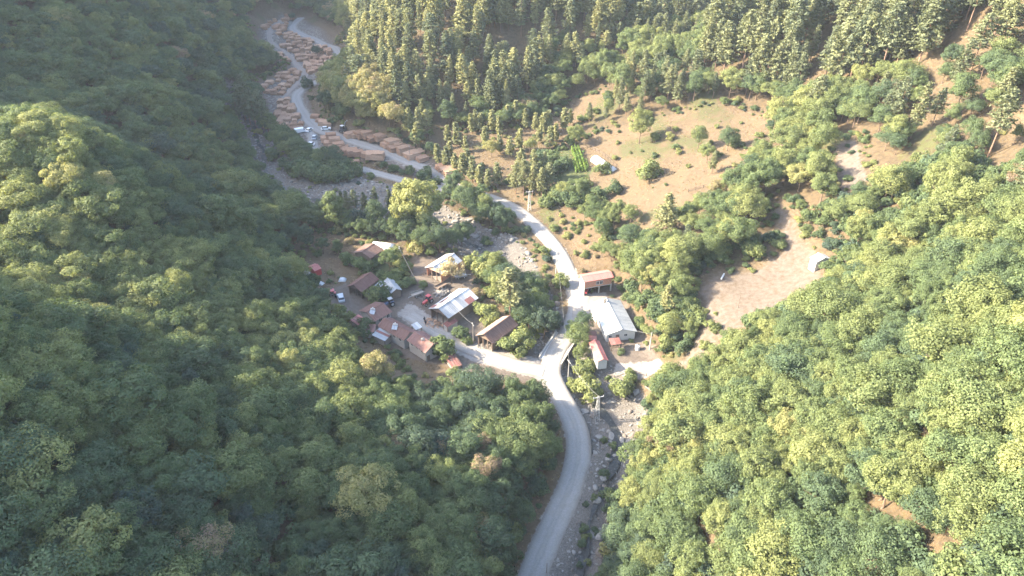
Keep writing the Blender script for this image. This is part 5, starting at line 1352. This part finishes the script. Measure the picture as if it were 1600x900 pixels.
row('bush', [(853, 323), (878, 320), (894, 312), (868, 312)], [4.2, 5, 4.4], [.55, .3, .28], '{} shrub from the left below the vegetable patch path', 'shrubs below the path')
row('broad', [(913, 347), (928, 352), (944, 356), (958, 356), (926, 336), (966, 345), (985, 350), (940, 372)], [6.5, 7.5, 7], [.6, .4, .55], '{} sunlit tree from the left on the bank below the meadow', 'trees on the bank below the meadow')
row('bush', [(858, 345), (866, 362), (888, 372), (900, 398), (915, 402), (880, 350), (912, 380), (930, 390), (905, 352)], [1.6, 2.2, 1.9], [.75, .6, .85], '{} small shrub, counted from the top, on the dry slope by the road', 'shrubs on the dry roadside slope')
row('broad', [(940, 402), (955, 408), (968, 416)], [6.5, 7.2, 6.8], [.6, .5, .66], '{} tree from the left behind the coral roof', 'trees behind the coral roof')
T('pine', 797, 497, 16.5, .62, 'tall broad olive tree towering over the tiled barn', 1.45); T('broad', 780, 470, 9, .7, 'pale olive tree left of the tall one')
T('bush', 757, 432, 5.8, .8, 'pale olive bush by the stony bed'); T('bush', 742, 418, 4.5, .72, 'smaller olive bush near the white tin barn'); T('bush', 765, 503, 4.6, .7, 'pale bush behind the tiled barn'); T('bush', 750, 492, 3.6, .62, 'low bush right of the patchwork barn')
T('bush', 816, 541, 5.2, .66, 'round fresh green bush at the right gable of the tiled barn'); T('bush', 796, 549, 4.2, .55, 'bush against the front of the tiled barn'); T('bush', 812, 556, 3.0, .6, 'low bush beside the lane right of the tiled barn')
T('broad', 838, 498, 9.5, .5, 'green tree over the stream above the bridge'); T('broad', 850, 530, 9.5, .06, 'dark bluish tree on the stream just above the bridge'); T('broad', 864, 522, 7.6, .12, 'dark tree between the bridge and the road bend'); T('broad', 828, 515, 7.0, .3, 'dark tree behind the round bush by the tiled barn'); T('broad', 845, 468, 6.5, .55, 'tree on the bank left of the road bend'); T('bush', 877, 447, 3.8, .62, 'small bush on the left verge of the road bend')
T('broad', 912, 521, 6.6, .22, 'dark round tree beside the driveway'); T('broad', 903, 547, 8.2, .5, 'green tree just right of the bridge'); T('broad', 906, 568, 6.2, .56, 'paler tree below the right end of the bridge'); T('bush', 911, 583, 4.2, .64, 'bush at the foot of the bridge trees'); T('broad', 897, 530, 6.0, .42, 'tree between the bridge and the driveway')
T('bush', 910, 608, 4.2, .68, 'grey-green bush left of the pylon'); T('bush', 922, 622, 4.6, .7, 'larger grey-green bush beside the pylon'); T('bush', 968, 618, 4.4, .62, 'grey-green bush above the boulders'); T('bush', 978, 610, 3.2, .55, 'smaller bush above the boulders'); T('bush', 893, 605, 2.4, .72, 'low dry bush at the junction')
T('broad', 1040, 640, 10, .38, 'big dark green tree above the stream'); T('broad', 1066, 632, 9, .34, 'second dark tree right of the big one above the stream'); T('broad', 1092, 622, 8.5, .46, 'green tree above the stream at the end of the bench')
T('dry', 706, 441, 7.4, .5, 'straw-yellow dry tree beside the white tin barn', 1.15)
T('bush', 690, 558, 5.6, .48, 'green tree-like bush between the lower house and the lane'); T('bush', 720, 530, 3.6, .35, 'dark bush beside the lane pole'); T('bush', 733, 537, 2.0, .5, 'low bush at the foot of the lane pole')
row('bush', [(629, 451), (640, 446), (613, 443), (600, 437), (622, 432), (634, 425)], [2.8, 2.4, 3.2], [.45, .4, .5], '{} shrub, counted from below, in the thicket above the square', 'thicket above the square', 1.2)
T('bush', 598, 468, 4.8, .35, 'dark shrub in front of the grey lean-to'); T('bush', 586, 471, 4.2, .6, 'yellowish shrub behind the upper house'); T('bush', 569, 426, 4.4, .5, 'green shrub between the two tiled barns'); T('bush', 560, 418, 3.6, .4, 'shrub beside the rail pen')
T('broad', 609, 424, 7.5, .4, 'grey-green tree right of the old brown barn'); T('bush', 618, 405, 4, .62, 'olive bush beside the short plastic tunnel'); T('bush', 541, 412, 3.6, .48, 'green bush left of the rail pen'); T('broad', 529, 398, 5.2, .3, 'small dark tree in the dry field'); T('broad', 506, 397, 5.8, .22, 'dark tree at the left of the dry field'); T('broad', 482, 392, 8.4, .08, 'big dark bluish tree above the red shed'); T('broad', 460, 382, 7.2, .15, 'dark tree at the left end of the dry field')
T('bush', 570, 521, 4.2, .3, 'dark shrub below the striped outhouse'); T('bush', 489, 448, 3.8, .28, 'dark shrub below the long covered pile')
T('bush', 480, 136, 5, .15, 'dark bush in the middle yard'); T('broad', 497, 92, 7.5, .05, 'lone dark tree inside the upper timber yard'); T('broad', 458, 34, 6, .1, 'dark tree at the head of the timber yard')
row('pine', [(375, 195), (384, 188), (392, 196), (402, 205), (411, 200), (420, 210), (398, 186), (384, 175), (412, 188)], [15, 16, 14.5], [.0, .1, .05], '{} shaded pine from the left on the river bank below the yard', 'shaded pines below the yard', 1.15)
row('bush', [(612, 268), (640, 272), (668, 276), (684, 286), (672, 290), (660, 285), (600, 262)], [2.6, 3.2, 4.0], [.3, .4, .25], '{} shrub from the left between the two roads', 'shrubs between the two roads')
row('bush', [(1088, 575), (1100, 545), (1060, 590), (1112, 515), (1030, 597), (985, 592)], [2.6, 2.2, 3.0], [.62, .7, .55], '{} dry shrub on the stony slope under the bench', 'shrubs on the stony slope')
row('bush', [(915, 790), (912, 830), (928, 780), (944, 745), (950, 715), (908, 852), (944, 690), (950, 800), (905, 885), (958, 700)], [1.0, 1.5, 1.2, 1.7], [.2, .35, .5, .28], '{} low shrub, counted from the road, along the lower stream', 'shrubs along the lower stream')
row('broad', [(960, 860), (985, 890), (1005, 870), (965, 905), (972, 830)], [6.5, 7, 6], [.08, .2, .12], '{} dark tree from the left at the bottom of the picture right of the stream', 'dark trees at the bottom of the stream')
row('bush', [(905, 300), (918, 311), (900, 321), (886, 306), (926, 322), (936, 311), (915, 290), (948, 330)], [3.2, 3.8, 4.4], [.5, .62, .4], '{} shrub, counted from the left, below the plastic tunnel', 'shrubs below the plastic tunnel', 1.1)
row('young_pine', [(700, 224), (714, 229), (727, 238), (758, 232), (782, 240), (796, 248), (842, 224), (858, 233), (868, 222), (880, 206), (890, 196)], [8, 9.5, 7.5, 10], [.7, .5, .85], '{} young pine from the left in the loose row across the glade', 'loose young pines across the glade', 1.15)
row('bush', [(965, 225), (985, 240), (1060, 240), (1075, 262), (1040, 290), (1055, 205), (1120, 200), (1150, 205), (960, 250), (1110, 225)], [1.4, 1.0, 1.8], [.7, .55, .8], '{} small scrub bush dotted about the brown meadow', 'scrub dotted about the meadow')
# dead snags in the near wood
M['dead'] = simple('bleached_wood', (.20, .185, .17), .9, .2, 3)
for (u, v), l in zip([(368, 905)], ['bare grey snag at the bottom of the near left wood']):
    o = tag(empty('dead_tree', hit(u, v), random.uniform(0, 6)), l, 'tree'); link(bpy.data.objects.new('trunk', trunk_mesh('dead_trunk', 8.5, .17, M['dead'], 16, 2.3, .4)), o)
    link(bpy.data.objects.new('branches', trunk_mesh('dead_branches', 9.2, .07, M['dead'], 18, 1.8, .5)), o)

# ------------------------------------------------------------------ low growth: shrubs, weeds, dry grass, maize
ux, uy = scatter(-190, 120, 30, 420, 2.3, 91)
k = in_frame(ux, uy, 60, 40) & (grid_at(open_any, ux, uy) > -2) & (grid_at(ROAD_D, ux, uy) > 1.6) & (grid_at(ZN['z_pale'], ux, uy) < .3)
ux, uy = ux[k], uy[k]
dirtness = grid_at(ZN['z_dirt'], ux, uy); gr = grid_at(ZN['z_gravel'], ux, uy); edge = grid_at(open_any, ux, uy)
dens = np.clip(.10 + 1.1 * np.clip(vnoise(ux / 9., uy / 9., 14) - .02, 0, 1) + .55 * np.exp(-edge / 3.0), 0, .9) * np.where(dirtness > .5, .12, 1) * np.where(gr > .6, .35, 1)
mead = np.maximum(grid_at(OPEN_SD['meadow'], ux, uy), grid_at(OPEN_SD['glade'], ux, uy)); dens = np.where(mead > 2, dens * .07, dens)
dens = np.where((uy < 115) & (ux < 40), dens * .8, dens)
k = RNG.uniform(0, 1, len(ux)) < dens; ux, uy = ux[k], uy[k]
us = np.clip(np.exp(RNG.normal(-.75, .45, len(ux))), .15, 1.1); ut = np.clip(RNG.normal(.5, .22, len(ux)), 0, .97)
instancer('undergrowth', KINDS['bush'], np.stack([ux, uy, height(ux, uy) - .1], -1), us[:, None] * np.array([1.1, 1.1, .85]), RNG.uniform(0, 6.28, len(ux)), RNG.integers(0, 4, len(ux)), ut, 'low shrubs and weeds on the open ground')
wx, wy = scatter(-110, 110, 10, 165, 3.3, 17)
k = in_frame(wx, wy, 100, 120) & (grid_at(open_any, wx, wy) < -1); wx, wy = wx[k], wy[k]; ws = RNG.uniform(.7, 1.5, len(wx))
instancer('understorey', KINDS['bush'], np.stack([wx, wy, height(wx, wy) - .1], -1), ws[:, None] * np.array([1.15, 1.15, 1.2]), RNG.uniform(0, 6.28, len(wx)), RNG.integers(0, 4, len(wx)), np.clip(RNG.normal(.35, .15, len(wx)), 0, .9), 'leafy understorey beneath the near trees')
M['dry_grass'] = leaf_mat('dry_grass', [(0, (.26, .185, .12)), (1, (.38, .29, .19))], .2)
def tuft(seed):
    n = 46; r = RNG.uniform(0, .55, n); a = RNG.uniform(0, 6.28, n); C = np.stack([np.cos(a) * r, np.sin(a) * r, RNG.uniform(.08, .3, n)], -1)
    Nn = np.stack([np.cos(a) + RNG.normal(size=n) * .8, np.sin(a) + RNG.normal(size=n) * .8, np.full(n, .35)], -1)
    return quads_mesh('grass_tuft', C, Nn, RNG.uniform(.12, .26, n), M['dry_grass'], RNG.uniform(.2, .8, n), 2.6)
TUFT = [[tuft(i)] for i in range(3)]
gx_, gy_ = scatter(-170, 130, 40, 340, 1.25, 55)
k = in_frame(gx_, gy_, 40, 20) & (grid_at(ZN['z_dry'], gx_, gy_) > .55) & (grid_at(ZN['z_dirt'], gx_, gy_) < .4) & (grid_at(ZN['z_pale'], gx_, gy_) < .35) & (grid_at(ZN['z_gravel'], gx_, gy_) < .4)
gx_, gy_ = gx_[k], gy_[k]; k = RNG.uniform(0, 1, len(gx_)) < np.clip(.45 + 1.2 * vnoise(gx_ / 5., gy_ / 5., 29), .08, 1); gx_, gy_ = gx_[k], gy_[k]
gs = RNG.uniform(.35, .8, len(gx_))
instancer('dry_grass', TUFT, np.stack([gx_, gy_, height(gx_, gy_) - .03], -1), gs[:, None] * np.array([1, 1, .5]), RNG.uniform(0, 6.28, len(gx_)), RNG.integers(0, 3, len(gx_)), RNG.uniform(0, 1, len(gx_)), 'bleached dry grass of the meadow and verges')
M['maize'] = leaf_mat('maize_leaves', [(0, (.09, .17, .04)), (1, (.17, .24, .06))], .35)
def maize():
    n = 16; z = RNG.uniform(.3, 1.9, n); a = RNG.uniform(0, 6.28, n); C = np.stack([np.cos(a) * .25, np.sin(a) * .25, z], -1)
    return quads_mesh('maize_plant', C, np.stack([np.cos(a), np.sin(a), np.full(n, .9)], -1), RNG.uniform(.3, .5, n), M['maize'], RNG.uniform(.3, .8, n), 3.0)
MZ = [[maize()] for _ in range(3)]
mp_ = pg((890, 233), (908, 231), (921, 268), (898, 272)); mx, my = [], []
d0 = (mp_[2] - mp_[1])[:2]; d0 = d0 / np.hypot(*d0); d1 = np.array([-d0[1], d0[0]])
for r_ in range(-12, 13):
    for q_ in range(-50, 51):
        c_ = mp_.mean(axis=0)[:2] + d1 * r_ * 1.15 + d0 * q_ * .45 + RNG.normal(size=2) * .07
        if poly_sd(np.array([c_[0]]), np.array([c_[1]]), mp_)[0] > .2: mx.append(c_[0]); my.append(c_[1])
mx, my = np.array(mx), np.array(my)
instancer('maize_rows', MZ, np.stack([mx, my, height(mx, my)], -1), RNG.uniform(.8, 1.15, (len(mx), 1)) * np.ones(3), RNG.uniform(0, 6.28, len(mx)), RNG.integers(0, 3, len(mx)), RNG.uniform(0, 1, len(mx)), 'bright green rows of maize beside the plastic tunnel')

# ------------------------------------------------------------------ the air
hz, nt, out = new_mat('valley_haze')
pv = nt.nodes.new('ShaderNodeVolumePrincipled'); pv.inputs['Color'].default_value = (.76, .86, 1.0, 1); pv.inputs['Density'].default_value = HAZE; pv.inputs['Anisotropy'].default_value = .0
nt.links.new(pv.outputs[0], out.inputs['Volume'])
zlo, zhi = float(ZZ.min()) - 3.0, max(float(ZZ.max()) + 22.0, CAM_H + 10)
hb = MB().box(((gx[0] + gx[-1]) / 2, (gy[0] + gy[-1]) / 2, (zlo + zhi) / 2), (gx[-1] - gx[0] + 24, gy[-1] - gy[0] + 24, zhi - zlo)).build('haze', hz)
tag(hb, 'pale bluish haze filling the valley air', 'haze', kind='stuff')
